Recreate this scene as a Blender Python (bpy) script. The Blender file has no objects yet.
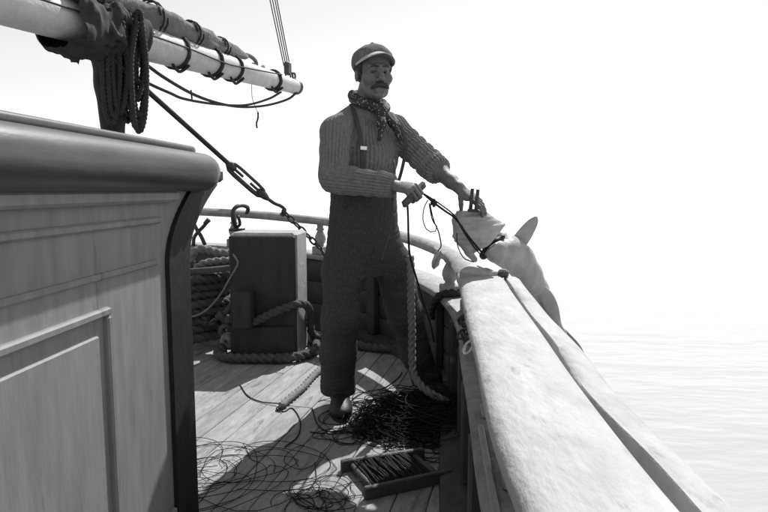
import bpy, math, random
import numpy as np
from mathutils import Vector, Matrix

# ------------------------------------------------------------------ camera, sky, sun, exposure
scene = bpy.context.scene
COL = scene.collection
EYE = 1.08
FOC = 600.0
PITCH = math.radians(6.28)
HEEL = math.radians(4.95)          # the ship is heeled against the sea by this much
SUN_AZ = math.radians(25.0)        # clockwise from +Y
SUN_EL = math.radians(49.0)

cam_data = bpy.data.cameras.new("camera")
cam_data.sensor_width = 36.0
cam_data.lens = 36.0 * FOC / 768.0
cam_data.clip_start = 0.05
cam_data.clip_end = 20000.0
cam = bpy.data.objects.new("camera", cam_data)
COL.objects.link(cam)
cam.location = (0, 0, EYE)
cam.rotation_euler = (math.radians(90) - PITCH, 0, 0)
scene.camera = cam

world = bpy.data.worlds.new("World")
scene.world = world
world.use_nodes = True
wn = world.node_tree
for n in list(wn.nodes):
    wn.nodes.remove(n)
w_out = wn.nodes.new("ShaderNodeOutputWorld")
w_bg = wn.nodes.new("ShaderNodeBackground")
w_bw = wn.nodes.new("ShaderNodeSeparateColor")   # blue-sensitive plate: the film sees the blue light
w_sky = wn.nodes.new("ShaderNodeTexSky")
w_map = wn.nodes.new("ShaderNodeMapping")
w_tc = wn.nodes.new("ShaderNodeTexCoord")
w_map.vector_type = 'POINT'
w_map.inputs["Rotation"].default_value = (HEEL, 0, 0)
w_sky.sky_type = 'NISHITA'
w_sky.sun_disc = False
w_sky.sun_elevation = SUN_EL
w_sky.sun_rotation = SUN_AZ
w_sky.air_density = 1.0
w_sky.altitude = 2000.0
w_sky.dust_density = 1.0
w_sky.ozone_density = 1.0
w_bg.inputs["Strength"].default_value = 0.135
wn.links.new(w_tc.outputs["Generated"], w_map.inputs["Vector"])
wn.links.new(w_map.outputs["Vector"], w_sky.inputs["Vector"])
wn.links.new(w_sky.outputs["Color"], w_bw.inputs["Color"])
wn.links.new(w_bw.outputs["Blue"], w_bg.inputs["Color"])
wn.links.new(w_bg.outputs["Background"], w_out.inputs["Surface"])

sun_data = bpy.data.lights.new("sun", 'SUN')
sun_data.energy = 5.0
sun_data.angle = math.radians(0.6)
sun_data.color = (1.0, 1.0, 1.0)
sun = bpy.data.objects.new("sun", sun_data)
COL.objects.link(sun)
sdir = Vector((math.sin(SUN_AZ) * math.cos(SUN_EL), math.cos(SUN_AZ) * math.cos(SUN_EL), math.sin(SUN_EL)))
sun.rotation_euler = (-sdir).to_track_quat('-Z', 'Y').to_euler()

vs = scene.view_settings
scene.display_settings.display_device = 'sRGB'
vs.view_transform = 'Standard'
vs.look = 'None'
vs.exposure = 0.27
vs.gamma = 1.0
vs.use_curve_mapping = False
try:
    scene.cycles.use_denoising = True
    scene.cycles.max_bounces = 6
except Exception:
    pass

random.seed(7)
RNG = np.random.default_rng(11)
PI = math.pi

# ------------------------------------------------------------------ measuring the photograph
CP, SP = math.cos(PITCH), math.sin(PITCH)
def ray(u, v):
    a = (u - 384.0) / FOC; b = -(v - 256.0) / FOC
    return Vector((a, CP + b * SP, -SP + b * CP))
def P(u, v, Y):
    d = ray(u, v); t = Y / d.y
    return Vector((d.x * t, Y, EYE + d.z * t))
def G(u, v, z=0.0):
    d = ray(u, v); t = (z - EYE) / d.z
    return Vector((d.x * t, d.y * t, z))

# ------------------------------------------------------------------ materials (black and white film: greys)
MATS = {}
def mat(name, col, rough=0.7, var=0.0, scale=8.0, bump=0.0, bscale=40.0, spec=0.4, metal=0.0, stretch=(1, 1, 1),
        spots=None, stain=None, kind=None, detail=6.0):
    """procedural grey: base value, uneven tone, relief; spots=(value, scale, size); stain=(value, scale, threshold)"""
    if name in MATS:
        return MATS[name]
    m = bpy.data.materials.new(name); m.use_nodes = True
    nt = m.node_tree; N = nt.nodes; L = nt.links
    b = N["Principled BSDF"]
    b.inputs["Roughness"].default_value = rough
    b.inputs["Metallic"].default_value = metal
    b.inputs["Specular IOR Level"].default_value = spec
    tc = N.new("ShaderNodeTexCoord"); mp = N.new("ShaderNodeMapping")
    mp.inputs["Scale"].default_value = stretch
    L.new(tc.outputs["Object"], mp.inputs["Vector"])
    oi = N.new("ShaderNodeObjectInfo")
    n1 = N.new("ShaderNodeTexNoise"); n1.inputs["Scale"].default_value = scale
    n1.inputs["Detail"].default_value = detail; n1.inputs["Roughness"].default_value = 0.65
    L.new(mp.outputs["Vector"], n1.inputs["Vector"])
    mr = N.new("ShaderNodeMapRange")
    mr.inputs["From Min"].default_value = 0.28; mr.inputs["From Max"].default_value = 0.72
    mr.inputs["To Min"].default_value = col * (1 - var); mr.inputs["To Max"].default_value = col * (1 + var)
    L.new(n1.outputs["Fac"], mr.inputs["Value"])
    out = mr.outputs["Result"]
    def lerp(a_sock, value, fac_sock):
        mx = N.new("ShaderNodeMix"); mx.data_type = 'FLOAT'
        L.new(fac_sock, mx.inputs[0]); L.new(a_sock, mx.inputs[2]); mx.inputs[3].default_value = value
        return mx.outputs[0]
    if stain:
        n2 = N.new("ShaderNodeTexNoise"); n2.inputs["Scale"].default_value = stain[1]; n2.inputs["Detail"].default_value = 8
        n2.inputs["Roughness"].default_value = 0.7
        L.new(mp.outputs["Vector"], n2.inputs["Vector"])
        r2 = N.new("ShaderNodeMapRange"); r2.inputs["From Min"].default_value = stain[2]; r2.inputs["From Max"].default_value = stain[2] + 0.1
        L.new(n2.outputs["Fac"], r2.inputs["Value"])
        out = lerp(out, stain[0], r2.outputs["Result"])
    if spots:
        vo = N.new("ShaderNodeTexVoronoi"); vo.inputs["Scale"].default_value = spots[1]
        L.new(tc.outputs["Object"], vo.inputs["Vector"])
        r3 = N.new("ShaderNodeMapRange"); r3.inputs["From Min"].default_value = spots[2]; r3.inputs["From Max"].default_value = spots[2] * 0.7
        L.new(vo.outputs["Distance"], r3.inputs["Value"])
        out = lerp(out, spots[0], r3.outputs["Result"])
    if kind == 'plank':       # each board a slightly different grey
        mm = N.new("ShaderNodeMapRange"); mm.inputs["To Min"].default_value = 0.88; mm.inputs["To Max"].default_value = 1.12
        L.new(oi.outputs["Random"], mm.inputs["Value"])
        mu = N.new("ShaderNodeMath"); mu.operation = 'MULTIPLY'
        L.new(out, mu.inputs[0]); L.new(mm.outputs["Result"], mu.inputs[1]); out = mu.outputs[0]
    cc = N.new("ShaderNodeCombineColor")
    for i in range(3):
        L.new(out, cc.inputs[i])
    L.new(cc.outputs["Color"], b.inputs["Base Color"])
    if bump:
        n3 = N.new("ShaderNodeTexNoise"); n3.inputs["Scale"].default_value = bscale; n3.inputs["Detail"].default_value = 5
        L.new(mp.outputs["Vector"], n3.inputs["Vector"])
        bp = N.new("ShaderNodeBump"); bp.inputs["Strength"].default_value = bump; bp.inputs["Distance"].default_value = 0.01
        L.new(n3.outputs["Fac"], bp.inputs["Height"]); L.new(bp.outputs["Normal"], b.inputs["Normal"])
    MATS[name] = m
    return m

M_DECK = mat("deck_wood", 0.28, 0.75, 0.30, 7, 0.4, 34, 0.3, stretch=(4, 0.9, 4), stain=(0.15, 3.2, 0.54), kind='plank')
M_CAULK = mat("deck_caulking", 0.12, 0.9)
M_RAIL = mat("weathered_white_rail", 0.39, 0.75, 0.20, 10, 0.45, 38, 0.3, stretch=(1.5, 0.6, 1.5), stain=(0.21, 8, 0.61))
M_RAILN = mat("weathered_grey_rail", 0.30, 0.75, 0.25, 16, 0.5, 50, 0.3, stain=(0.2, 12, 0.62))
M_LOWRAIL = mat("painted_low_rail", 0.24, 0.6, 0.35, 12, 0.4, 40, 0.4, stain=(0.14, 7, 0.55))
M_BULW = mat("tarred_bulwark_wood", 0.05, 0.7, 0.45, 9, 0.4, 40, 0.4, stain=(0.16, 6, 0.62))
M_HULL = mat("black_hull_paint", 0.03, 0.5, 0.3, 4)
M_CAB = mat("cabin_white_paint", 0.21, 0.6, 0.22, 5, 0.08, 60, 0.4, stretch=(5, 5, .7), stain=(0.12, 3.2, 0.60))
M_CABT = mat("cabin_dark_trim", 0.02, 0.6, 0.3, 16, 0.15, 60, 0.2)
M_RIM = mat("varnished_rim_wood", 0.055, 0.34, 0.35, 10, 0.05, 40, 0.5, stretch=(3, 0.5, 3))
M_ROOF = mat("cabin_roof_canvas", 0.32, 0.7, 0.2, 12, 0.3, 60)
M_POSTSHADE = mat("bitt_shaded_front", 0.032, 0.7, 0.35, 6, 0.5, 35, 0.4, stretch=(3, 3, 0.6))  # shade on the post's front, put into the colour
M_POSTLIT = mat("bitt_sunlit_faces", 0.30, 0.65, 0.2, 6, 0.4, 35, 0.4)  # sunlight on the post's top and side, put into the colour
M_ROPE = mat("tarred_rope", 0.09, 0.85, 0.35, 30, 0.6, 160, 0.2)
M_ROPEL = mat("manila_rope", 0.21, 0.85, 0.25, 30, 0.6, 160, 0.2)
M_ROPED = mat("black_rope", 0.035, 0.8, 0.3, 30, 0.4, 160, 0.3)
M_LINE = mat("fishing_line", 0.025, 0.9, 0.4, 12, spec=.1)
M_IRON = mat("black_iron", 0.035, 0.5, 0.4, 25, 0.4, 90, 0.5)
M_BOOM = mat("white_painted_spar", 0.5, 0.6, 0.14, 12, 0.3, 50, 0.4, stain=(0.42, 9, 0.68))
M_SAIL = mat("furled_canvas", 0.16, 0.9, 0.35, 10, 0.6, 40, 0.2)
M_SKIN = mat("tanned_skin", 0.13, 0.55, 0.2, 40, 0.25, 140, 0.4)
M_SWEAT = mat("ribbed_wool", 0.19, 0.95, 0.25, 60, 0.5, 240, 0.15)
M_TROU = mat("dark_trouser_wool", 0.06, 0.95, 0.4, 110, 0.35, 260, 0.15, stain=(0.042, 9, .58))
M_SHOE = mat("black_shoe_leather", 0.022, 0.5, 0.3, 20, 0.2, 90, 0.3)
M_SCARF = mat("spotted_kerchief", 0.05, 0.9, 0.2, 20, 0.4, 100, 0.2, spots=(0.36, 85, 0.33))
M_HAIR = mat("dark_hair", 0.045, 0.7, 0.4, 90, 0.8, 180, 0.3, stretch=(1, 1, 0.3))
M_CAP = mat("tweed_cap_cloth", 0.15, 0.95, 0.5, 130, 0.5, 200, 0.15, stretch=(1, 1, 0.25))
M_VISOR = mat("pale_cap_visor", 0.42, 0.7, 0.1, 30)
M_EYEW = mat("eye_white", 0.12, 0.3)
M_EYED = mat("eye_dark", 0.02, 0.2)
M_BRACE = mat("brace_webbing", 0.05, 0.8, 0.3, 40)
M_METAL = mat("bright_buckle_metal", 0.7, 0.35, 0.1, 40, metal=0.6)
M_SHARK = mat("shark_belly_skin", 0.34, 0.42, 0.18, 12, 0.2, 60, 0.4, stain=(0.24, 8, 0.58))
M_SHARKD = mat("shark_back_skin", 0.16, 0.42, 0.2, 12, 0.2, 60, 0.5)
M_MOUTH = mat("dark_mouth", 0.015, 0.5)
M_WOODD = mat("wet_dark_wood", 0.05, 0.55, 0.35, 18, 0.4, 60, 0.5)
M_WOODSUN = mat("bare_wood_and_sun_strip", 0.3, 0.7, 0.2, 14, 0.3, 50)  # bare wood of the splinter; also the painted sunlight on the low cap
M_RAG = mat("pale_rag", 0.5, 0.9, 0.2, 30, 0.4, 60)

def sea_material():
    m = bpy.data.materials.new("sea_water"); m.use_nodes = True
    nt = m.node_tree; N = nt.nodes; L = nt.links; b = N["Principled BSDF"]
    b.inputs["Base Color"].default_value = (0.37, 0.37, 0.37, 1)
    b.inputs["Roughness"].default_value = 0.22
    b.inputs["IOR"].default_value = 1.33
    tc = N.new("ShaderNodeTexCoord")
    h = None
    for sc, st, dist in ((0.25, (1, 2.2, 1), 0.35), (1.3, (1, 1.8, 1), 0.09), (5.0, (1, 1.5, 1), 0.02)):
        mp = N.new("ShaderNodeMapping"); mp.inputs["Scale"].default_value = st; mp.inputs["Rotation"].default_value = (0, 0, 0.3)
        L.new(tc.outputs["Object"], mp.inputs["Vector"])
        n = N.new("ShaderNodeTexNoise"); n.inputs["Scale"].default_value = sc; n.inputs["Detail"].default_value = 4
        L.new(mp.outputs["Vector"], n.inputs["Vector"])
        bp = N.new("ShaderNodeBump"); bp.inputs["Distance"].default_value = dist; bp.inputs["Strength"].default_value = 0.26
        L.new(n.outputs["Fac"], bp.inputs["Height"])
        if h is not None:
            L.new(h, bp.inputs["Normal"])
        h = bp.outputs["Normal"]
    L.new(h, b.inputs["Normal"])
    return m

# ------------------------------------------------------------------ object helpers
ORG = {}
def tag(o, label=None, cat=None, group=None, kind=None):
    if label: o["label"] = label
    if cat: o["category"] = cat
    if group: o["group"] = group
    if kind: o["kind"] = kind
    return o
def thing(name, label, cat, loc, group=None):
    o = bpy.data.objects.new(name, None); COL.objects.link(o)
    o.location = loc; o.empty_display_size = 0.1
    ORG[o.name] = Vector(loc)
    return tag(o, label, cat, group)
def mesh_data(name, verts, faces, m, smooth=True):
    me = bpy.data.meshes.new(name)
    me.from_pydata([tuple(v) for v in verts], [], [tuple(f) for f in faces])
    me.materials.append(m)
    if smooth:
        me.polygons.foreach_set("use_smooth", [True] * len(me.polygons))
    me.update()
    return me
def obj(name, geo, m, parent=None, origin=None, smooth=True, autosmooth=None):
    """one mesh object from world-space verts and faces; with a parent the verts are stored relative to its root"""
    verts, faces = geo
    verts = np.asarray([tuple(v) for v in verts], dtype=float)
    if parent is not None:
        org = ORG[parent.name]
    else:
        org = Vector(origin) if origin is not None else Vector((verts[:, 0].mean(), verts[:, 1].mean(), verts[:, 2].min()))
    me = mesh_data(name, verts - np.array(org), faces, m, smooth)
    if autosmooth is not None:
        me.set_sharp_from_angle(angle=math.radians(autosmooth))
    o = bpy.data.objects.new(name, me); COL.objects.link(o)
    if parent is not None:
        o.parent = parent
    else:
        o.location = org
    ORG[o.name] = org
    return o
def merge(*geos):
    V, F = [], []
    for v, f in geos:
        k = len(V); V += [tuple(a) for a in v]; F += [tuple(i + k for i in q) for q in f]
    return V, F

# ------------------------------------------------------------------ shapes
def spline(pts, n, closed=False):
    """Catmull-Rom through pts, resampled evenly to n points"""
    p = np.array([tuple(a) for a in pts], float)
    k = len(p)
    if closed:
        q = np.vstack([p[-1:], p, p[:2]])
    else:
        q = np.vstack([2 * p[0] - p[1], p, 2 * p[-1] - p[-2]])
    segs = k if closed else k - 1
    out = []
    for i in range(segs):
        a, b, c, d = q[i], q[i + 1], q[i + 2], q[i + 3]
        for t in np.linspace(0, 1, 24, endpoint=False):
            out.append(0.5 * ((2 * b) + (c - a) * t + (2 * a - 5 * b + 4 * c - d) * t * t + (3 * b - a - 3 * c + d) * t ** 3))
    out.append(q[segs + 1]); out = np.array(out)
    s = np.concatenate([[0], np.cumsum(np.linalg.norm(np.diff(out, axis=0), axis=1))])
    ss = np.linspace(0, s[-1], n)
    return np.stack([np.interp(ss, s, out[:, i]) for i in range(out.shape[1])], 1)
def resample(pts, n):
    p = np.array([tuple(a) for a in pts], float)
    s = np.concatenate([[0], np.cumsum(np.linalg.norm(np.diff(p, axis=0), axis=1))])
    ss = np.linspace(0, s[-1], n)
    return np.stack([np.interp(ss, s, p[:, i]) for i in range(3)], 1)
def frames(p):
    t = np.gradient(p, axis=0); t /= np.linalg.norm(t, axis=1)[:, None] + 1e-12
    up = np.array([0, 0, 1.0]) if abs(t[0][2]) < 0.9 else np.array([1.0, 0, 0])
    n = np.cross(t[0], up); n /= np.linalg.norm(n)
    Ns = [n]
    for i in range(1, len(p)):
        n = Ns[-1] - t[i] * np.dot(Ns[-1], t[i])
        n /= np.linalg.norm(n) + 1e-12; Ns.append(n)
    Ns = np.array(Ns); Bs = np.cross(t, Ns)
    return t, Ns, Bs
def tube(p, r, seg=8, strands=0, pitch=None, depth=0.2, caps=True):
    """tube along points p; r a number or one per point; strands>0 lays it up like rope"""
    p = np.asarray(p, float); n = len(p)
    r = np.full(n, r) if np.isscalar(r) else np.asarray(r, float)
    t, N, B = frames(p)
    s = np.concatenate([[0], np.cumsum(np.linalg.norm(np.diff(p, axis=0), axis=1))])
    th = np.arange(seg) * 2 * PI / seg
    V = []
    for i in range(n):
        rr = np.full(seg, r[i])
        if strands:
            ph = th - 2 * PI * s[i] / pitch
            rr = r[i] * (1 - depth + depth * np.abs(np.cos(strands * ph / 2)) ** 0.8 * 1.25)
        V += list(p[i] + (np.cos(th) * rr)[:, None] * N[i] + (np.sin(th) * rr)[:, None] * B[i])
    F = []
    for i in range(n - 1):
        for j in range(seg):
            k = (j + 1) % seg
            F.append((i * seg + j, i * seg + k, (i + 1) * seg + k, (i + 1) * seg + j))
    if caps:
        F.append(tuple(range(seg - 1, -1, -1))); F.append(tuple((n - 1) * seg + j for j in range(seg)))
    return V, F
def rope(ctrl, r, closed=False, pitch=None, seg=18, depth=0.44):
    q = spline(ctrl, 400, closed)
    ln = np.linalg.norm(np.diff(q, axis=0), axis=1).sum()
    n = max(8, int(ln / (r * 0.42)))
    return tube(spline(ctrl, n, closed), r, seg, 3, pitch or r * 5.2, depth)
def line(ctrl, r, n=None, seg=5):
    q = spline(ctrl, 100)
    ln = np.linalg.norm(np.diff(q, axis=0), axis=1).sum()
    return tube(spline(ctrl, n or max(6, int(ln / 0.02))), r, seg)
def rod(a, b, r0, r1=None, seg=12, n=2):
    a = np.array(a, float); b = np.array(b, float)
    return tube(np.linspace(a, b, n), np.linspace(r0, r0 if r1 is None else r1, n), seg)
def bevel_box(size, c=0.006):
    """box about the origin with chamfered edges"""
    hx, hy, hz = size[0] / 2, size[1] / 2, size[2] / 2
    c = min(c, hx * 0.45, hy * 0.45, hz * 0.45)
    V, F = [], []
    ring = [(hx, hy - c), (hx - c, hy), (-hx + c, hy), (-hx, hy - c), (-hx, -hy + c), (-hx + c, -hy), (hx - c, -hy), (hx, -hy + c)]
    def inset(q):
        x, y = q
        return (math.copysign(max(abs(x) - c, 0), x), math.copysign(max(abs(y) - c, 0), y))
    for z, f in ((-hz, 1), (-hz + c, 0), (hz - c, 0), (hz, 1)):
        for q in ring:
            x, y = inset(q) if f else q
            V.append((x, y, z))
    for i in range(3):
        for j in range(8):
            k = (j + 1) % 8
            F.append((i * 8 + j, i * 8 + k, (i + 1) * 8 + k, (i + 1) * 8 + j))
    F.append(tuple(range(7, -1, -1))); F.append(tuple(range(24, 32)))
    return V, F
def place(geo, M):
    return [tuple(M @ Vector(v)) for v in geo[0]], geo[1]
def box_at(center, size, rz=0.0, c=0.006, rx=0.0, ry=0.0):
    M = Matrix.Translation(Vector(center)) @ Matrix.Rotation(rz, 4, 'Z') @ Matrix.Rotation(ry, 4, 'Y') @ Matrix.Rotation(rx, 4, 'X')
    return place(bevel_box(size, c), M)
def board_between(a, b, w, h, c=0.004, up=(0, 0, 1)):
    a = Vector(a); b = Vector(b); d = (b - a); L = d.length; d.normalize()
    side = Vector(up).cross(d).normalized(); u = d.cross(side)
    M = Matrix((( d.x, side.x, u.x, 0), (d.y, side.y, u.y, 0), (d.z, side.z, u.z, 0), (0, 0, 0, 1)))
    return place(bevel_box((L, w, h), c), Matrix.Translation((a + b) / 2) @ M)
def lathe(prof, seg=20, sq=None):
    V, F = [], []
    for r, z in prof:
        for j in range(seg):
            a = 2 * PI * j / seg
            V.append((r * math.cos(a), r * math.sin(a), z))
    for i in range(len(prof) - 1):
        for j in range(seg):
            k = (j + 1) % seg
            F.append((i * seg + j, i * seg + k, (i + 1) * seg + k, (i + 1) * seg + j))
    F.append(tuple(range(seg - 1, -1, -1))); F.append(tuple((len(prof) - 1) * seg + j for j in range(seg)))
    return V, F
def torus(c, R, r, ax=(0, 0, 1), seg=20, ring=8, stretch=(1, 1)):
    ax = Vector(ax).normalized(); a = ax.orthogonal().normalized(); b = ax.cross(a)
    V, F = [], []
    for i in range(seg):
        t = 2 * PI * i / seg
        d = (a * (math.cos(t) * stretch[0]) + b * (math.sin(t) * stretch[1]))
        dn = d.normalized()
        for j in range(ring):
            p = 2 * PI * j / ring
            V.append(tuple(Vector(c) + d * R + dn * (r * math.cos(p)) + ax * (r * math.sin(p))))
    for i in range(seg):
        for j in range(ring):
            i2 = (i + 1) % seg; j2 = (j + 1) % ring
            F.append((i * ring + j, i2 * ring + j, i2 * ring + j2, i * ring + j2))
    return V, F
def sweep(path, prof, wob=0.0, closed_prof=True, caps=True, seed=3):
    """profile (lateral, z) carried along path (x, y, z); lateral is to the outboard (right of travel)"""
    p = np.asarray(path, float); n = len(p)
    t = np.gradient(p[:, :2], axis=0); t /= np.linalg.norm(t, axis=1)[:, None]
    nr = np.stack([t[:, 1], -t[:, 0]], 1)
    rg = np.random.default_rng(seed)
    k = len(prof)
    ph = rg.uniform(0, 6.28, (k, 3)); fr = rg.uniform(2, 9, (k, 3))
    s = np.concatenate([[0], np.cumsum(np.linalg.norm(np.diff(p[:, :2], axis=0), axis=1))])
    V, F = [], []
    for i in range(n):
        for j, (l, z) in enumerate(prof):
            w = wob * np.sin(fr[j] * s[i] + ph[j]).sum() / 1.7 if wob else 0.0
            w2 = wob * np.sin(fr[j] * 1.37 * s[i] + ph[j] + 1).sum() / 1.7 if wob else 0.0
            V.append((p[i, 0] + nr[i, 0] * (l + w), p[i, 1] + nr[i, 1] * (l + w), p[i, 2] + z + w2 * 0.6))
    m = k if closed_prof else k - 1
    for i in range(n - 1):
        for j in range(m):
            j2 = (j + 1) % k
            F.append((i * k + j, (i + 1) * k + j, (i + 1) * k + j2, i * k + j2))
    if caps and closed_prof:
        F.append(tuple(range(k))); F.append(tuple((n - 1) * k + j for j in range(k - 1, -1, -1)))
    return V, F

# ------------------------------------------------------------------ smooth solids (signed distance fields, surface nets)
class Field:
    def __init__(self, lo, hi, vx):
        self.lo = np.array(lo, float); self.vx = vx
        self.n = np.ceil((np.array(hi, float) - self.lo) / vx).astype(int) + 1
        self.d = np.full(tuple(self.n), 0.5, np.float32)
    def _sub(self, lo, hi):
        a = np.clip(np.floor((np.array(lo) - self.lo) / self.vx).astype(int), 0, self.n)
        b = np.clip(np.ceil((np.array(hi) - self.lo) / self.vx).astype(int) + 1, 0, self.n)
        if (b <= a).any():
            return None
        ax = [self.lo[i] + self.vx * np.arange(a[i], b[i]) for i in range(3)]
        X = np.stack(np.meshgrid(*ax, indexing='ij'), -1).astype(np.float32)
        return tuple(slice(a[i], b[i]) for i in range(3)), X
    def put(self, fn, lo, hi, k=0.02, sub=False):
        m = k + 3 * self.vx
        q = self._sub(np.array(lo) - m, np.array(hi) + m)
        if q is None:
            return self
        sl, X = q
        e = fn(X).astype(np.float32); d = self.d[sl]
        if sub:
            h = np.maximum(k - np.abs(d + e), 0) / max(k, 1e-6)
            self.d[sl] = np.maximum(d, -e) + h * h * k * 0.25
        else:
            h = np.maximum(k - np.abs(d - e), 0) / max(k, 1e-6)
            self.d[sl] = np.minimum(d, e) - h * h * k * 0.25
        return self
    def cone(self, a, b, ra, rb, k=0.02, sub=False, fold=None):
        a = np.array(a, np.float32); b = np.array(b, np.float32); ab = b - a; L2 = float(ab @ ab) + 1e-12
        def fn(X):
            q = X - a; t = np.clip((q @ ab) / L2, 0, 1)
            d = np.linalg.norm(q - t[..., None] * ab, axis=-1) - (ra + (rb - ra) * t)
            if fold is not None:
                d = d + fold(X)
            return d
        R = max(ra, rb) + 0.01
        return self.put(fn, np.minimum(a, b) - R, np.maximum(a, b) + R, k, sub)
    def chain(self, pts, rs, k=0.02, fold=None):
        for i in range(len(pts) - 1):
            self.cone(pts[i], pts[i + 1], rs[i], rs[i + 1], k, fold=fold)
        return self
    def ell(self, c, r, axes=None, k=0.02, sub=False, fold=None):
        c = np.array(c, np.float32); r = np.array(r, np.float32)
        A = np.eye(3, dtype=np.float32) if axes is None else np.array([tuple(v) for v in axes], np.float32)
        def fn(X):
            q = (X - c) @ A.T
            k0 = np.linalg.norm(q / r, axis=-1); k1 = np.linalg.norm(q / (r * r), axis=-1) + 1e-9
            d = k0 * (k0 - 1) / k1
            if fold is not None:
                d = d + fold(X)
            return d
        R = float(r.max()) + 0.01
        return self.put(fn, c - R, c + R, k, sub)
    def ecyl(self, a, b, ra, rb, u, k=0.02, cap=0.03, ribs=None, fold=None):
        """elliptic cone from a to b; radii (along u, across); ribs=(count, amplitude) run lengthwise"""
        a = np.array(a, np.float32); b = np.array(b, np.float32); ab = b - a; L = float(np.linalg.norm(ab)); w = ab / L
        u = np.array(u, np.float32); u = u - w * (u @ w); u /= np.linalg.norm(u); v = np.cross(w, u)
        def fn(X):
            q = X - a; t = q @ w; tc = np.clip(t / L, 0, 1)
            ru = ra[0] + (rb[0] - ra[0]) * tc; rv = ra[1] + (rb[1] - ra[1]) * tc
            e = (t - tc * L)
            x = q @ u; y = q @ v
            k0 = np.sqrt((x / ru) ** 2 + (y / rv) ** 2 + (e / cap) ** 2)
            k1 = np.sqrt((x / ru ** 2) ** 2 + (y / rv ** 2) ** 2 + (e / cap ** 2) ** 2) + 1e-6
            d = k0 * (k0 - 1) / k1
            if ribs:
                d = d - ribs[1] * (2 * np.abs(np.cos(.5 * ribs[0] * np.arctan2(y / rv, x / ru))) ** .7 - 1.2)
            if fold is not None:
                d = d + fold(X)
            return d
        R = max(*ra, *rb) + cap + 0.01
        return self.put(fn, np.minimum(a, b) - R, np.maximum(a, b) + R, k)
    def half(self, p, n, lo, hi, k=0.004):
        """cut away the side of the plane that n points to"""
        p = np.array(p, np.float32); n = np.array(n, np.float32); n /= np.linalg.norm(n)
        return self.put(lambda X: -((X - p) @ n), lo, hi, k, True)
    def mesh(self):
        d = self.d; ins = d < 0
        nx, ny, nz = d.shape
        cnt = np.zeros((nx - 1, ny - 1, nz - 1), np.uint8)
        corners = [(i, j, k) for i in (0, 1) for j in (0, 1) for k in (0, 1)]
        for i, j, k in corners:
            cnt += ins[i:nx - 1 + i, j:ny - 1 + j, k:nz - 1 + k]
        act = np.argwhere((cnt > 0) & (cnt < 8))
        acc = np.zeros((len(act), 3)); num = np.zeros(len(act))
        for ax in range(3):
            for o1 in (0, 1):
                for o2 in (0, 1):
                    c0 = [0, 0, 0]; oth = [q for q in range(3) if q != ax]
                    c0[oth[0]] = o1; c0[oth[1]] = o2
                    c1 = list(c0); c1[ax] = 1
                    A = act + c0; B = act + c1
                    va = d[A[:, 0], A[:, 1], A[:, 2]].astype(float); vb = d[B[:, 0], B[:, 1], B[:, 2]].astype(float)
                    cr = (va < 0) != (vb < 0)
                    t = np.where(cr, va / np.where(cr, va - vb, 1), 0)
                    pos = np.array(c0, float)[None, :].repeat(len(act), 0); pos[:, ax] += t
                    acc[cr] += pos[cr]; num[cr] += 1
        V = self.lo + self.vx * (act + acc / np.maximum(num, 1)[:, None])
        idx = np.full(cnt.shape, -1, np.int64); idx[act[:, 0], act[:, 1], act[:, 2]] = np.arange(len(act))
        quads = []
        for ax in range(3):
            b, c = [(1, 2), (2, 0), (0, 1)][ax]
            s0 = [slice(None)] * 3; s1 = [slice(None)] * 3
            s0[ax] = slice(0, -1); s1[ax] = slice(1, None)
            diff = ins[tuple(s0)] != ins[tuple(s1)]
            E = np.argwhere(diff)
            E = E[(E[:, b] > 0) & (E[:, c] > 0) & (E[:, b] < cnt.shape[b]) & (E[:, c] < cnt.shape[c])]
            def cell(db, dc):
                q = E.copy(); q[:, b] += db; q[:, c] += dc
                return idx[q[:, 0], q[:, 1], q[:, 2]]
            Q = np.stack([cell(-1, -1), cell(0, -1), cell(0, 0), cell(-1, 0)], 1)
            fl = ins[E[:, 0], E[:, 1], E[:, 2]]
            Q[~fl] = Q[~fl][:, ::-1]
            quads.append(Q)
        Q = np.vstack(quads)
        return V, Q
def solid(name, field, m, parent=None, origin=None):
    V, Q = field.mesh()
    return solid_from(name, V, Q, m, parent, origin)
def solid_from(name, V, Q, m, parent=None, origin=None):
    org = ORG[parent.name] if parent is not None else Vector(origin)
    me = bpy.data.meshes.new(name)
    V = (V - np.array(org)).astype(np.float32)
    me.vertices.add(len(V)); me.vertices.foreach_set("co", V.ravel())
    me.loops.add(len(Q) * 4); me.loops.foreach_set("vertex_index", Q.astype(np.int32).ravel())
    me.polygons.add(len(Q)); me.polygons.foreach_set("loop_start", np.arange(len(Q), dtype=np.int32) * 4)
    me.polygons.foreach_set("loop_total", np.full(len(Q), 4, np.int32))
    me.polygons.foreach_set("use_smooth", np.ones(len(Q), bool))
    me.materials.append(m); me.update(calc_edges=True); me.validate()
    o = bpy.data.objects.new(name, me); COL.objects.link(o)
    if parent is not None:
        o.parent = parent
    else:
        o.location = org
    ORG[o.name] = org
    return o
def folds(amp, freq, seed, aniso=(1, 1, 1)):
    rg = np.random.default_rng(seed)
    D = rg.normal(size=(7, 3)) * np.array(aniso) * freq; ph = rg.uniform(0, 6.28, 7)
    def fn(X):
        s = 0
        for i in range(7):
            s = s + np.sin(X @ D[i].astype(np.float32) + ph[i])
        return amp * s / 2.6
    return fn

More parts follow.
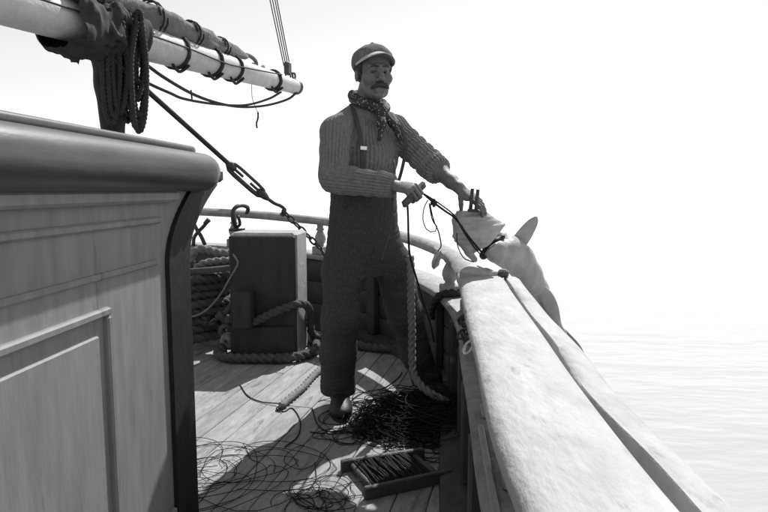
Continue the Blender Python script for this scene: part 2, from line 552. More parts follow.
# ================================================================== THE SETTING
# sea: level for the world's gravity, the ship heels on it
sea_me = bpy.data.meshes.new("sea")
_r = [0, 3, 8, 20, 60, 200, 800, 3000, 9000]; _V = [(0, 0, 0)]; _F = []
for i, rr in enumerate(_r[1:]):
    for j in range(48):
        a = 2 * PI * j / 48; _V.append((rr * math.cos(a), rr * math.sin(a), 0))
for j in range(48):
    _F.append((0, 1 + j, 1 + (j + 1) % 48))
for i in range(len(_r) - 2):
    for j in range(48):
        k = (j + 1) % 48; a = 1 + i * 48; b = a + 48
        _F.append((a + j, b + j, b + k, a + k))
sea_me.from_pydata(_V, [], _F); sea_me.materials.append(sea_material()); sea_me.update()
sea = bpy.data.objects.new("sea", sea_me); COL.objects.link(sea)
sea.location = (0, 2.0, -1.25); sea.rotation_euler = (-HEEL, 0, 0)
tag(sea, "pale calm sea with faint ripples beyond the rail", kind="structure")

RAIL_CTRL = [(.17, -1.2, .68), (.175, -.4, .68), (.18, .2, .68), (.20, 1.0, .68), (.25, 1.6, .685), (.30, 2.2, .69), (.345, 2.7, .70),
             (.335, 3.2, .745), (.25, 3.6, .775), (.08, 4.0, .805), (-.2, 4.38, .845), (-.6, 4.70, .88), (-1.1, 4.93, .91),
             (-1.7, 5.08, .935), (-2.6, 5.16, .95), (-3.6, 5.0, .95), (-4.4, 4.5, .9), (-4.9, 3.6, .85), (-5.1, 2, .75), (-5.1, -1.2, .7)]
NP = 420
UP = spline(RAIL_CTRL, NP)                                  # top of the upper rail, inner edge
LOWZ = lambda zu: zu - .235 - .30 * (zu - .68)
LOW = UP.copy(); LOW[:, 2] = LOWZ(UP[:, 2])
BASE = UP.copy(); BASE[:, 2] = 0.0
_t = np.gradient(UP[:, :2], axis=0); _t /= np.linalg.norm(_t, axis=1)[:, None]
OUTN = np.stack([_t[:, 1], -_t[:, 0]], 1)
ARC = np.concatenate([[0], np.cumsum(np.linalg.norm(np.diff(UP[:, :2], axis=0), axis=1))])
def at_arc(path, s, lat=0.0):
    p = np.array([np.interp(s, ARC, path[:, i]) for i in range(3)])
    n = np.array([np.interp(s, ARC, OUTN[:, i]) for i in range(2)]); n /= np.linalg.norm(n)
    return Vector((p[0] + n[0] * lat, p[1] + n[1] * lat, p[2])), math.atan2(n[1], n[0])
def arc_of(y):      # first arc length where the side rail reaches depth y
    return ARC[int(np.argmax(UP[:, 1] >= y))]
S_JOIN = arc_of(2.74)
N_JOIN = int(np.argmax(ARC >= S_JOIN))

# deck of separate planks on a dark caulked bed
PAZ = math.radians(13.0)
pw = np.array([math.sin(PAZ), math.cos(PAZ)]); pn = np.array([math.cos(PAZ), -math.sin(PAZ)])
poly = UP[:, :2] + OUTN * 0.02
def clip(c):
    """span of the line lateral=c inside the hull outline"""
    q = np.vstack([poly, poly[:1]]); a = q @ pn - c; w = q @ pw; ts = []
    for i in range(len(q) - 1):
        if (a[i] < 0) != (a[i + 1] < 0):
            f = a[i] / (a[i] - a[i + 1]); ts.append(w[i] + f * (w[i + 1] - w[i]))
    return (min(ts), max(ts)) if len(ts) >= 2 else None
deck_me = mesh_data("deck", [(p[0], p[1], z) for z in (-.05, -.008) for p in poly],
                    [tuple(range(NP, 2 * NP)), tuple(range(NP - 1, -1, -1))] + [(i, (i + 1) % NP, NP + (i + 1) % NP, NP + i) for i in range(NP)], M_CAULK, False)
deck = bpy.data.objects.new("deck", deck_me); COL.objects.link(deck); ORG["deck"] = Vector((0, 0, 0))
tag(deck, "worn planked ship's deck with dark seams", kind="structure")
PW = 0.118
rp = random.Random(5)
for i in range(-50, 10):
    c = i * PW
    sp = clip(c)
    if not sp: continue
    t0, t1 = sp
    t0 = max(t0, -0.6)
    if t1 - t0 < 0.1: continue
    cut = t0 + rp.uniform(0.8, max(0.9, (t1 - t0) - 0.5))
    pieces = [(t0, cut - .002), (cut + .002, t1)] if cut < t1 - .3 else [(t0, t1)]
    for a, b in pieces:
        w = PW - 0.0032
        mid = pw * ((a + b) / 2) + pn * c
        me = mesh_data("plank", *bevel_box((w, b - a, .03), .003), M_DECK, False)
        o = bpy.data.objects.new("plank", me); COL.objects.link(o); o.parent = deck
        o.location = (mid[0], mid[1], -.015 + rp.uniform(-.0012, .0012)); o.rotation_euler = (0, 0, -PAZ)

# hull below the bulwark
hp = [(.03, -.03), (.20, -.03), (.22, -.35), (.20, -.9), (.10, -1.9), (-.05, -2.4), (-.3, -2.4), (-.3, -.9)]
hull = obj("hull", sweep(BASE, hp), M_HULL, origin=(0, 2, -1.2), autosmooth=40)
tag(hull, "dark ship's hull under the bulwark", kind="structure")

# bulwark: curved strakes, frame timbers, waterway and the low painted cap
bulwark = thing("bulwark", "dark tarred plank bulwark with low painted cap curving round the deck edge", "bulwark", (.35, 2.4, 0))
for i in range(3):
    a = i / 3.0; b = (i + 1) / 3.0
    V, F = [], []
    hz = LOW[:, 2] - .045
    for q in range(NP):
        x, y = UP[q, :2]; n = OUTN[q]
        z0 = hz[q] * a + .002; z1 = hz[q] * b - .004
        for l, z in ((.045, z0), (.15, z0), (.15, z1), (.045, z1), (.040, z1 - .006), (.040, z0 + .006)):
            V.append((x + n[0] * l, y + n[1] * l, z))
    for q in range(NP - 1):
        for j in range(6):
            k = (j + 1) % 6
            F.append((q * 6 + j, (q + 1) * 6 + j, (q + 1) * 6 + k, q * 6 + k))
    obj("strake", (V, F), M_BULW, bulwark, autosmooth=40)
obj("waterway", sweep(BASE[:, :3], [(-.09, .001), (-.085, .035), (-.07, .04), (.039, .045), (.039, .001)]), M_BULW, bulwark, autosmooth=40)
lowp = [(-.012, -.022), (-.008, -.008), (.004, 0), (.19, 0), (.205, -.01), (.205, -.04), (-.008, -.04)]
obj("cap_rail", sweep(LOW, lowp, wob=.0016), M_LOWRAIL, bulwark, autosmooth=35)
for k in range(26):
    s = 0.5 + k * 0.46
    if s > ARC[-1] - .4: break
    b0, an = at_arc(BASE, s, .012); hz = float(np.interp(s, ARC, LOW[:, 2])) - .044
    obj("timber", box_at((b0.x, b0.y, hz / 2 + .02), (.052, .085, hz - .045), an, .008), M_BULW, bulwark, smooth=False)

# upper rail: wide weathered cap, narrower round rail on to the stern, outer strip, balusters
toprail = thing("handrail", "weathered white rail on turned balusters running along the ship's side to the stern", "rail", (.4, 1.4, .43))
W = .19
widep = [(.004, -.062), (-.008, -.045), (-.010, -.028), (-.003, -.010), (.014, -.001), (.05, .003), (.11, .004), (W - .02, .002), (W - .004, -.004), (W, -.012), (W, -.085), (.02, -.085)]
wide = UP[:N_JOIN + 1].copy()
tap = np.clip((ARC[:N_JOIN + 1] - (S_JOIN - .5)) / .5, 0, 1)
o = obj("rail_cap", sweep(wide, widep, wob=.0013), M_RAIL, toprail, autosmooth=50)
# outer strip beyond a crack that opens towards the camera
strip = UP[:N_JOIN - 1].copy()
V, F = [], []
rg = np.random.default_rng(9)
for q in range(len(strip)):
    s = ARC[q]; y = strip[q, 1]
    gap = .009 + .009 * max(0, min(1, (1.25 - y) / .35)) + .003 * math.sin(9 * y)
    x, yy, z = strip[q]; n = OUTN[q]
    wd = .075 + .004 * math.sin(5 * y)
    for l, dz in ((0, -.085), (0, -.012), (.003, -.006), (.02, -.003), (wd - .025, -.008), (wd - .008, -.02), (wd, -.04), (wd, -.085)):
        ll = W + gap + l
        V.append((x + n[0] * ll, yy + n[1] * ll, z + dz + .002 * math.sin(7 * s + l * 60)))
for q in range(len(strip) - 1):
    for j in range(8):
        k = (j + 1) % 8
        F.append((q * 8 + j, (q + 1) * 8 + j, (q + 1) * 8 + k, q * 8 + k))
e = (len(strip) - 1) * 8
F += [tuple(range(8)), tuple(e + j for j in range(7, -1, -1))]
obj("outer_strip", (V, F), M_RAIL, toprail, autosmooth=50)
obj("gap_shade_strip", sweep(UP[:N_JOIN - 3], [(W - .015, -.088), (W - .015, -.10), (W + .08, -.10), (W + .08, -.088)]), M_WOODD, toprail, smooth=False)  # dark strip added under the crack to give it a shaded look
# narrow rail to the stern: starts inside the wide cap's end
nar = UP[N_JOIN - 6:].copy(); nar[:, 2] -= .030
narp = [(.035 + .058 * math.cos(a), .034 * math.sin(a) - .003) for a in np.linspace(0, 2 * PI, 12, endpoint=False)][::-1]
shift = np.linspace(1, 0, 30)
for q in range(30):
    nar[q, :2] += OUTN[N_JOIN - 6 + q] * .03 * shift[q]
obj("stern_rail", sweep(nar, narp, wob=.0025), M_RAILN, toprail, autosmooth=60)
# broken scarf block and dark chock where the two rails meet
jb, ja = at_arc(UP, S_JOIN - .03, .085)
fsb = Field((jb.x - .14, jb.y - .16, jb.z - .04), (jb.x + .14, jb.y + .16, jb.z + .07), .005)
fsb.ecyl(jb + Vector((-.03, -.08, .0)), jb + Vector((-.005, .07, .006)), (.062, .026), (.045, .024), (1, 0, 0), .01, .014, fold=folds(.006, 48, 19, (1.4, .5, 1.4)))
fsb.ecyl(jb + Vector((.05, -.08, .0)), jb + Vector((.045, .03, .002)), (.028, .022), (.022, .018), (1, 0, 0), .006, .012, fold=folds(.005, 60, 20, (1.4, .5, 1.4)))
solid("scarf_block", fsb, M_RAIL, toprail)
cb, _ = at_arc(UP, S_JOIN - .10, .19)
obj("chock", box_at((cb.x, cb.y, cb.z + .012), (.042, .05, .035), ja, .008), M_WOODD, toprail, smooth=False)
bal_me = {}
def baluster(s, lat):
    b0, an = at_arc(LOW, s, lat)
    h = float(np.interp(s, ARC, UP[:, 2])) - .083 - b0.z + (.03 if s > S_JOIN else 0)
    prof = [(.040, .062), (.030, .068), (.026, .075), (.036, .09), (.044, .115), (.041, .14), (.028, .17), (.022, .182), (.032, .19), (.032, .20), (.024, .206), (.026, h)]
    if h not in bal_me:
        bal_me[h] = mesh_data("baluster", *merge(place(bevel_box((.098, .098, .062), .006), Matrix.Translation((0, 0, .031))), lathe(prof, 16)), M_RAILN)
        bal_me[h].set_sharp_from_angle(angle=math.radians(40))
    o = bpy.data.objects.new("baluster", bal_me[h]); COL.objects.link(o); o.parent = toprail
    o.location = Vector((b0.x, b0.y, b0.z - .001)) - ORG[toprail.name]; o.rotation_euler = (0, 0, an)
_s = arc_of(3.28)
for d in [-2.85, -2.05, -1.2, -.36] + [0.0 + .82 * k for k in range(12)]:
    if 0.3 < _s + d < ARC[-1] - .3:
        baluster(_s + d, .085 if d < -.1 else .045)

# ================================================================== CABIN (left)
CAZ = math.radians(4.0)
cw = Vector((math.sin(CAZ), math.cos(CAZ), 0)); cn = Vector((math.cos(CAZ), -math.sin(CAZ), 0))
C0 = Vector((-.648, 1.76, 0))
def C(l, a, z):   # l outboard of the side wall, a along the wall from its far corner (+ away), z up
    return C0 + cn * l + cw * a + Vector((0, 0, z))
cabin = thing("deckhouse", "low white panelled deckhouse with dark curved corner trim and rounded overhanging rim", "deckhouse", (-1.3, .6, 0))
ZW = 1.10
def cab_prism(prof_az, l0, l1, m, name, smooth=False, par=None):
    """outline in (along, z) given thickness l0..l1"""
    n = len(prof_az)
    V = [C(l0, a, z) for a, z in prof_az] + [C(l1, a, z) for a, z in prof_az]
    F = [tuple(range(n)), tuple(range(2 * n - 1, n - 1, -1))] + [(i, n + i, n + (i + 1) % n, (i + 1) % n) for i in range(n)]
    return obj(name, (V, F), m, par or cabin, smooth=smooth)
def flare(z, a0, reach, z0=.86, z1=1.09):
    t = max(0, (z - z0) / (z1 - z0)); return a0 + reach * t ** 1.9
zs = [0.0, .5, .80] + list(np.linspace(.86, ZW, 10))
cab_prism([(-2.6, 0), (-2.6, ZW)] + [(flare(z, 0, .21), z) for z in zs[::-1]], -.06, 0, M_CAB, "side_wall")
cab_prism([(flare(z, .001, .21), z) for z in zs] + [(flare(z, .155, .26), z) for z in zs[::-1]], -.05, .014, M_CABT, "corner_trim")
V = [C(-1.9, .10, 0), C(-.02, .10, 0), C(-.02, .10, ZW), C(-1.9, .10, ZW), C(-1.9, .14, 0), C(-.02, .14, 0), C(-.02, .14, ZW), C(-1.9, .14, ZW)]
BF = [(0, 3, 2, 1), (4, 5, 6, 7), (0, 1, 5, 4), (3, 7, 6, 2), (0, 4, 7, 3), (1, 2, 6, 5)]
obj("end_wall", (V, BF), M_CAB, cabin, smooth=False)
# frames and mouldings on the side wall
def cab_box(name, a0, a1, z0, z1, l0, l1, m, c=.004):
    ctr = C((l0 + l1) / 2, (a0 + a1) / 2, (z0 + z1) / 2)
    return obj(name, box_at(ctr, (l1 - l0, a1 - a0, z1 - z0), -CAZ, c), m, cabin, smooth=False)
cab_box("top_moulding", -2.6, .06, 1.045, 1.078, -.01, .030, M_CAB, .012)
cab_box("bead_moulding", -2.6, -.03, .985, 1.004, -.01, .012, M_CAB, .006)
cab_box("bead_moulding", -2.6, -.06, .868, .884, -.01, .010, M_CAB, .005)
cab_box("base_board", -2.6, -.003, .0, .11, -.01, .012, M_CAB, .005)
for a0, a1 in ((-.92, -.33), (-1.55, -.96), (-2.25, -1.65)):
    # raised panel with a bead border
    cab_box("panel", a0 + .05, a1 - .05, .20, .74, -.01, .007, M_CAB, .006)
    for (p0, p1, q0, q1) in ((a0, a1, .78, .80), (a0, a1, .155, .175), (a0, a0 + .02, .176, .779), (a1 - .02, a1, .176, .779)):
        cab_box("panel_bead", p0, p1, q0, q1, -.01, .014, M_CAB, .006)
# rounded rim: rounded-rectangle outline carrying a bullnose
def rim_path(off):
    far, rad = .33 + off, .10
    pts = [(.075 + off, -2.6), (.075 + off, -1.5), (.075 + off, -.6), (.075 + off, far - rad)]
    pts += [(.075 + off - rad + rad * math.cos(t), far - rad + rad * math.sin(t)) for t in np.linspace(.2, PI / 2, 7)]
    pts += [(-.6, far), (-1.2, far), (-1.95, far)]
    return pts
def rim_sweep(prof, z, off=0):
    pts = [C(l, a, z) for l, a in rim_path(off)]
    p = resample(pts, 160)
    return sweep(p, prof)
bull = [(-.16, -.052)] + [(.0 + .062 * math.cos(t) - .045, .062 * math.sin(t)) for t in np.linspace(-PI / 2 + .1, PI / 2, 12)] + [(-.16, .064)]
obj("rim", rim_sweep(bull, 1.138), M_RIM, cabin, autosmooth=50)
slab = [(-.18, .0)] + [(-.075 + .014 * math.cos(t), .015 + .014 * math.sin(t)) for t in np.linspace(-PI / 2, PI / 2, 7)] + [(-.18, .03)]
obj("rim_board", rim_sweep(slab, 1.195), M_RIM, cabin, autosmooth=50)
obj("scarf_end", box_at(C(.055, .30, 1.128), (.042, .07, .045), -CAZ + .5, .012), M_RIM, cabin, smooth=False)
# crowned roof
V, F = [], []
na, nl = 12, 14
for i in range(na + 1):
    for j in range(nl + 1):
        l = -.06 - 1.84 * j / nl; a = -2.6 + (2.6 + .25) * i / na
        cr = .07 * (1 - (2 * j / nl - 1) ** 2)
        V.append(C(l, a, 1.205 + cr))
for i in range(na):
    for j in range(nl):
        k = i * (nl + 1) + j
        F.append((k, k + 1, k + nl + 2, k + nl + 1))
obj("roof", (V, F), M_ROOF, cabin)

# ================================================================== BITT POST
bitt = thing("bitt_post", "stout square wooden bitt post coloured pale where sunlit and dark where shaded, roped in the deck's middle", "bitt post", (-.74, 3.93, 0))
brz = math.radians(-4.0)
PB = Vector((-.755, 3.95, 0))
def BT(x, y, z): 
    return PB + Vector((x * math.cos(brz) - y * math.sin(brz), x * math.sin(brz) + y * math.cos(brz), z))
obj("post", box_at(BT(0, 0, .405), (.43, .32, .81), brz, .014), M_POSTLIT, bitt, smooth=False)
obj("shaded_front", box_at(BT(-.002, -.175, .3975), (.424, .034, .79), brz, .008), M_POSTSHADE, bitt, smooth=False)  # added facing whose dark colour paints the shaded front of the post
obj("cleat_block", box_at(BT(-.105, -.25, .335), (.115, .12, .23), brz, .008), M_POSTSHADE, bitt, smooth=False)
obj("lower_step", box_at(BT(-.003, -.205, .11), (.418, .03, .215), brz, .008), M_POSTSHADE, bitt, smooth=False)

# ================================================================== BOOM, FURLED SAIL, RUNNING GEAR (upper left)
BA = P(145, 43, 3.9); BB = P(296, 87, 6.0)
bdir = (BB - BA).normalized(); blen = (BB - BA).length
def B(t): return BA + bdir * t                      # metres along the boom from where it clears the ropes
bup = Vector((0, 0, 1)); bside = bdir.cross(bup).normalized(); bup = bside.cross(bdir)
def brad(t): return .108 - (.108 - .066) * max(0, t / blen)
boom = thing("boom", "white tapered wooden boom with dark rope lashings, reaching over the stern", "boom", B(blen))
ts = np.linspace(-2.6, blen, 30)
obj("spar", tube([B(t) for t in ts], [min(brad(t), .125) for t in ts], 24), M_BOOM, boom, autosmooth=60)
obj("end_cap", tube([B(blen - .03), B(blen - .02), B(blen + .012), B(blen + .02)], [.069, .073, .073, .06], 20), M_IRON, boom, autosmooth=40)
def lash(t, r, turns=2, tilt=.12):
    R = brad(t) + r * .8; pts = []
    for k in range(turns * 16 + 1):
        a = 2 * PI * k / 16
        pts.append(B(t + .5 * r * k / 16 * 1.6 + tilt * .1 * math.sin(a)) + bside * (R * math.cos(a)) + bup * (R * math.sin(a)))
    return tube(np.array(pts), r, 6)
for t, r in ((.30, .011), (.72, .012), (1.02, .011), (1.70, .013)):
    tu = 2
    obj("lashing", lash(t, r, tu), M_ROPED, boom)
    kp = B(t + .01) - bup * (brad(t) + .02) + bside * .05
    obj("knot", line([kp + bside * .05 + bup * .03, kp, kp - bup * .015 - bdir * .05, kp - bdir * .11 + bup * .02], .011, seg=6), M_ROPED, boom)
obj("jackline", line([B(-2.2) + bside * .13 + bup * .03, B(-.02) + bside * .115 + bup * .02, B(.72) + bside * .112 - bup * .01, B(1.02) + bside * .108 + bup * .0, B(1.72) + bside * .092 + bup * .045], .006, n=60), M_ROPED, boom)

gt = thing("furled_sail", "dark furled canvas bundle lashed along the top of the white boom", "sail", B(.4) + bup * .12)
pts, rs = [], []
rg = np.random.default_rng(4)
for t in np.linspace(-2.4, 1.25, 90):
    h = .15 - .012 * max(0, t)
    pts.append(B(t) + bup * (brad(t) + .055 - .012 * t * (t > 0)) + bside * (.01 + .012 * math.sin(5 * t)))
    rs.append(max(.012, (.085 - .03 * max(0, t)) * (1 + .09 * math.sin(13 * t) + .05 * math.sin(31 * t)) * (1 if t < 1.0 else 1 - (t - 1.0) * 2.5)))
V, F = tube(np.array(pts), rs, 22)
V = np.array([tuple(v) for v in V]); k = len(pts)
for i in range(k):     # lengthwise folds of the cloth
    c = np.array(tuple(pts[i]))
    for j in range(22):
        a = 2 * PI * j / 22
        f = 1 + .12 * math.sin(4 * a + i * .06) + .06 * math.sin(9 * a - i * .11) + .05 * rg.normal()
        V[i * 22 + j] = c + (V[i * 22 + j] - c) * f
obj("canvas_roll", (V, F), M_SAIL, gt)
for t in (-1.7, -1.1, -.5, .05, .45, .85):
    i = int((t + 2.4) / 3.65 * 89); c = Vector(pts[i]); R = rs[i] * 1.12 + .004
    obj("gasket", tube([c + bside * (R * math.cos(a)) + bup * (R * math.sin(a)) + bdir * (.006 * a) for a in np.linspace(0, 4 * PI, 34)], .007, 6), M_ROPED, gt)
e0 = B(1.15) + bup * .11
obj("loose_end", line([e0, e0 + bdir * .12 + bup * .035, e0 + bdir * .24 + bup * .02, e0 + bdir * .28 - bup * .02, e0 + bdir * .20 - bup * .03, e0 + bdir * .33 - bup * .05, e0 + bdir * .40 - bup * .015], .016, seg=8), M_SAIL, gt)

# topping lift and its block
lift = thing("topping_lift", "thin tackle lines rising from a block at the boom's tip", "tackle", B(blen - .16) + bup * .09)
tb = B(blen - .17) + bup * .10
obj("block", place(bevel_box((.05, .085, .12), .02), Matrix.Translation(tb + bup * .05) @ Matrix.Rotation(-.25, 4, 'Z')), M_WOODD, lift, smooth=False)
obj("shackle", torus(tb - bup * .02, .028, .008, bdir), M_IRON, lift)
tb2 = B(blen - .04) + bup * .08
obj("eye_band", torus(tb2 + bup * .02, .03, .010, bside), M_IRON, lift)
for u0, v0, u1, v1 in ((284, 66, 270, 0), (286, 66, 272.5, 0), (288, 66, 275, 0), (291.5, 74, 277, 0)):
    a = P(u0, v0, 5.85); b = P(u1, v1, 5.95)
    obj("fall", rod(a, a + (b - a) * 5, .0055, seg=6), M_ROPED, lift)

# slack lines hung under the boom
def hung(name, label, pix, Ys, r, m=M_ROPED, cat="rope", group=None):
    pts = [P(u, v, y) for (u, v), y in zip(pix, Ys)]
    o = obj(name, line(pts, r, seg=6), m)
    return tag(o, label, cat, group)
hung("slack_rope", "slack dark rope hung under the boom, its right end at the boom's tip", [(143, 62), (165, 78), (195, 95), (222, 104), (245, 107), (268, 105), (288, 99), (297, 92)], [3.85, 4.1, 4.5, 4.9, 5.2, 5.5, 5.8, 5.95], .011)
hung("slack_rope", "slack dark rope hung under the boom, rejoining it short of the tip", [(130, 72), (150, 84), (170, 93), (185, 99), (215, 104), (245, 105), (268, 99), (281, 92)], [3.8, 4.0, 4.2, 4.4, 4.8, 5.2, 5.5, 5.7], .010)
dn = thing("dangling_line", "thin line with a thicker frayed end dangling from the boom's last lashing", "line", P(257, 128, 5.4))
obj("cord", line([P(251.5, 82, 5.4), P(251.8, 90, 5.4), P(252.3, 98, 5.4), P(255.5, 107, 5.4), P(258, 113, 5.4)], .0028, seg=5), M_ROPED, dn)
obj("frayed_end", line([P(258, 112, 5.4), P(258, 118, 5.4), P(256.5, 123, 5.4), P(257, 128, 5.4)], .008, seg=6), M_ROPED, dn)
hung("rope_tail", "short stub of line between the two slack ropes", [(191, 90), (191.5, 95), (192, 99)], [4.45, 4.45, 4.45], .006)

# hanks of rope hung on the boom, above the deckhouse
hank = thing("rope_hank", "dark hank of rope loops hanging from the boom above the deckhouse", "rope", P(120, 125, 3.6))
rh = random.Random(3)
for k in range(17):
    u = rh.uniform(106, 142) if k > 3 else (139, 131, 126, 120)[k]; top = rh.uniform(8, 24); bot = rh.uniform(95, 132)
    wdt = rh.uniform(4, 9); y = 3.55 + rh.uniform(-.08, .18)
    pts = [P(u - wdt * .3, top, y), P(u - wdt, top + 30, y - .02), P(u - wdt * 1.1, (top + bot) / 2, y - .03), P(u - wdt * .7, bot - 12, y - .02), P(u, bot, y), P(u + wdt * .7, bot - 14, y + .02),
           P(u + wdt, (top + bot) / 2 + 5, y + .03), P(u + wdt * .8, top + 28, y + .02), P(u + wdt * .3, top, y)]
    obj("loop", rope(pts, .014), M_ROPED, hank)
sk = thing("canvas_cover", "dark crumpled canvas hung over the boom among the rope loops", "canvas", P(113, 126, 3.72))
F1 = Field((-2.4, 3.2, 1.15), (-1.4, 4.2, 2.5), .014)
F1.chain([B(-.62), B(-.4), B(-.12)], [.17, .165, .135], .05, fold=lambda X, a=folds(.020, 20, 15), b=folds(.012, 60, 16, (1, 1, .4)): a(X) + b(X))
F1.chain([P(100, 2, 3.72), P(106, 40, 3.72), P(111, 85, 3.7), P(113, 135, 3.7)], [.09, .10, .085, .07], .05, fold=folds(.016, 22, 5, (1, 1, .25)))
F1.chain([P(128, 6, 3.72), P(121, 30, 3.72), P(121, 62, 3.7)], [.05, .05, .03], .05, fold=folds(.012, 26, 6, (1, 1, .25)))
solid("cloth", F1, mat("black_canvas", .03, .9, .3, 20), sk)

# stay with its turnbuckle, hook and chain
stay = thing("stay", "taut dark stay with turnbuckle, running down to a hook and chain behind the post", "stay", P(300, 225, 4.42))
s1 = P(287, 214, 4.5); s0 = P(112, 62, 3.3)
sd = (s1 - s0).normalized()
tA = P(229, 164, 4.10); tBv = P(268, 199, 4.36)
sd = (tBv - tA).normalized()
obj("wire", rod(tA + sd * .02, tA - sd * 3.2, .016, seg=10), M_ROPED, stay)
sdn = sd.cross(Vector((0, 1, 0))).normalized()
obj("turnbuckle", merge(tube([tA + sdn * .028 * k + sd * .02 * 0 + sd * a for a, k in ((0, .3), (.03, 1), (.08, 1.15), (.27, 1.15), (.33, 1), (.36, .3))], .012, 8),
                        tube([tA - sdn * .028 * k + sd * a for a, k in ((0, .3), (.03, 1), (.08, 1.15), (.27, 1.15), (.33, 1), (.36, .3))], .017, 8),
                        tube([tA - sd * .02, tA + sd * .0, tA + sd * .03, tA + sd * .06], [.016, .028, .03, .016], 10),
                        tube([tA + sd * .30, tA + sd * .33, tA + sd * .37, tA + sd * .41], [.016, .03, .028, .016], 10),
                        rod(tA, tA + sd * .14, .010), rod(tA + sd * .22, tA + sd * .38, .010)), M_IRON, stay, autosmooth=50)
h0 = tA + sd * .40
obj("hook", line([h0, P(274, 203, 4.40), P(281, 206, 4.42), P(285, 210, 4.43), P(284, 215, 4.43), P(280.5, 213.5, 4.42)], .014, seg=8), M_IRON, stay)
c0 = P(283, 211, 4.43); c1 = P(321, 249, 4.55)
nl = 7
for k in range(nl):
    f = (k + .5) / nl; c = c0.lerp(c1, f); d = (c1 - c0).normalized(); ax = d.orthogonal().normalized()
    if k % 2: ax = d.cross(ax)
    # oval link: long along the chain
    a = d; b = ax.cross(d).normalized()
    lk = [c + a * (.036 * math.cos(t)) + b * (.019 * math.sin(t)) for t in np.linspace(0, 2 * PI, 17)]
    obj("chain_link", tube(np.array(lk), .0075, 7), M_IRON, stay)
obj("chain_tail", rod(c1, P(328, 262, 4.58), .012), M_IRON, stay)

# ================================================================== SMALL DECK GEAR
def tagobj(name, geo, m, label, cat, group=None, smooth=True, origin=None, autosmooth=None):
    return tag(obj(name, geo, m, None, origin, smooth, autosmooth), label, cat, group)

# iron shackle and rag-like cleat on the stern rail left of the post
sh = thing("rail_shackle", "black iron shackle looped over the stern rail above the post", "shackle", P(243, 232, 4.85))
yS = 4.83
obj("bow", line([P(236, 228, yS), P(233, 218, yS - .07), P(233, 211, yS - .07), P(237, 206.5, yS - .04), P(243, 205.5, yS + .02), P(248, 208, yS + .08), P(247, 214, yS + .1)], .017, seg=8), M_IRON, sh)
obj("pin", rod(P(229, 230, yS - .05), P(245, 229.5, yS - .05), .012), M_IRON, sh)
obj("tongue", line([P(236, 228, yS), P(240, 224, yS - .03), P(238, 216, yS - .07)], .013, seg=8), M_IRON, sh)
lz = lambda u: 0
cl = thing("crossed_irons", "crossed dark iron hooks standing on the low cap beside the deckhouse", "iron hooks", P(199, 246, 4.95))
obj("iron", line([P(188, 222, 4.92), P(194, 224, 4.92), P(197, 230, 4.92), P(201, 236, 4.92), P(205, 245, 4.92)], .016, seg=8), M_IRON, cl)
obj("iron", line([P(207, 222, 4.95), P(203, 227, 4.95), P(198, 232, 4.95), P(194, 238, 4.95), P(193.5, 246, 4.95)], .015, seg=8), M_IRON, cl)
obj("iron_head", rod(P(204.5, 224, 4.95), P(209, 219.5, 4.95), .016, .022), M_IRON, cl)

# big coil of hawser beside the bitt
cc = Vector((-1.47, 4.22, 0)); turns = 8; pts = []
for k in range(turns * 20 + 1):
    a = 2 * PI * k / 20; lay = k / 20
    R = .37 + .02 * math.sin(1.7 * lay + .4) + .012 * math.sin(3 * a)
    pts.append(cc + Vector((R * math.cos(a), R * .82 * math.sin(a), .032 + .057 * lay + .006 * math.sin(5 * a))))
_q = np.array([tuple(p) for p in pts])
ln = np.linalg.norm(np.diff(_q, axis=0), axis=1).sum()
coil = tagobj("hawser_coil", tube(spline(_q, int(ln / .014)), .031, 18, 3, .17, .36), M_ROPE, "stacked coil of thick dark rope between deckhouse and post", "rope coil")
zt = .032 + .057 * turns
plk = tagobj("loose_plank", board_between(P(176, 272, 4.02), P(240, 267.5, 3.99), .10, .035, .004), M_WOODD, "narrow dark plank laid across the stacked rope coil", "plank", smooth=False)
tagobj("hawser_bight", rope([P(178, 268, 4.10), P(190, 262, 4.12), P(193, 253, 4.12), P(203, 249, 4.14), P(220, 253, 4.18), P(240, 254, 4.22), P(252, 258, 4.25)], .030, pitch=.15), M_ROPEL,
       "thick rope bight humped on top of the coil, next to the post", "rope")
tagobj("hawser_bight", rope([P(195, 268, 4.06), P(206, 263, 4.06), P(222, 261, 4.08), P(240, 260, 4.1)], .026, pitch=.14), M_ROPEL, "short rope length lying just above the loose plank", "rope")
tagobj("white_cord", line([P(233, 254, 3.72), P(238, 262, 3.70), P(236, 268, 3.70), P(229, 280, 3.76), P(221, 294, 3.78), P(210, 307, 3.8), P(198, 315, 3.84), P(182, 318, 3.9), P(165, 317, 3.95)], .006, seg=6), M_ROPEL,
       "thin pale cord drooping in front of the rope coil", "cord")
# heap of chain and knots at the post's left foot
kn = thing("knotted_tackle", "dark knotted tackle lying at the left foot of the post", "tackle", G(222, 335, 0))
for (u, v, y, R, m) in ((206, 321, 4.0, .045, M_IRON), (214, 325, 3.97, .04, M_IRON), (223, 318, 3.98, .05, M_ROPE), (226, 331, 3.9, .045, M_ROPE), (229, 341, 3.84, .05, M_ROPEL), (221, 350, 3.8, .04, M_ROPE), (232, 322, 3.95, .05, M_ROPE)):
    c = P(u, v, y); rr = random.Random(u)
    obj("knot", merge(torus(c, R * .75, R * .45, (rr.uniform(-1, 1), rr.uniform(-1, 1), rr.uniform(-1, 1)), 14, 8), torus(c + Vector((0, -.01, .01)), R * .6, R * .42, (rr.uniform(-1, 1), rr.uniform(-1, 1), rr.uniform(-1, 1)), 14, 8)), m, kn)
obj("lanyard", rope([P(182, 318, 3.95), P(196, 321, 3.98), P(212, 322, 3.97), P(226, 312, 3.95), P(234, 300, 3.8)], .018), M_ROPE, kn)

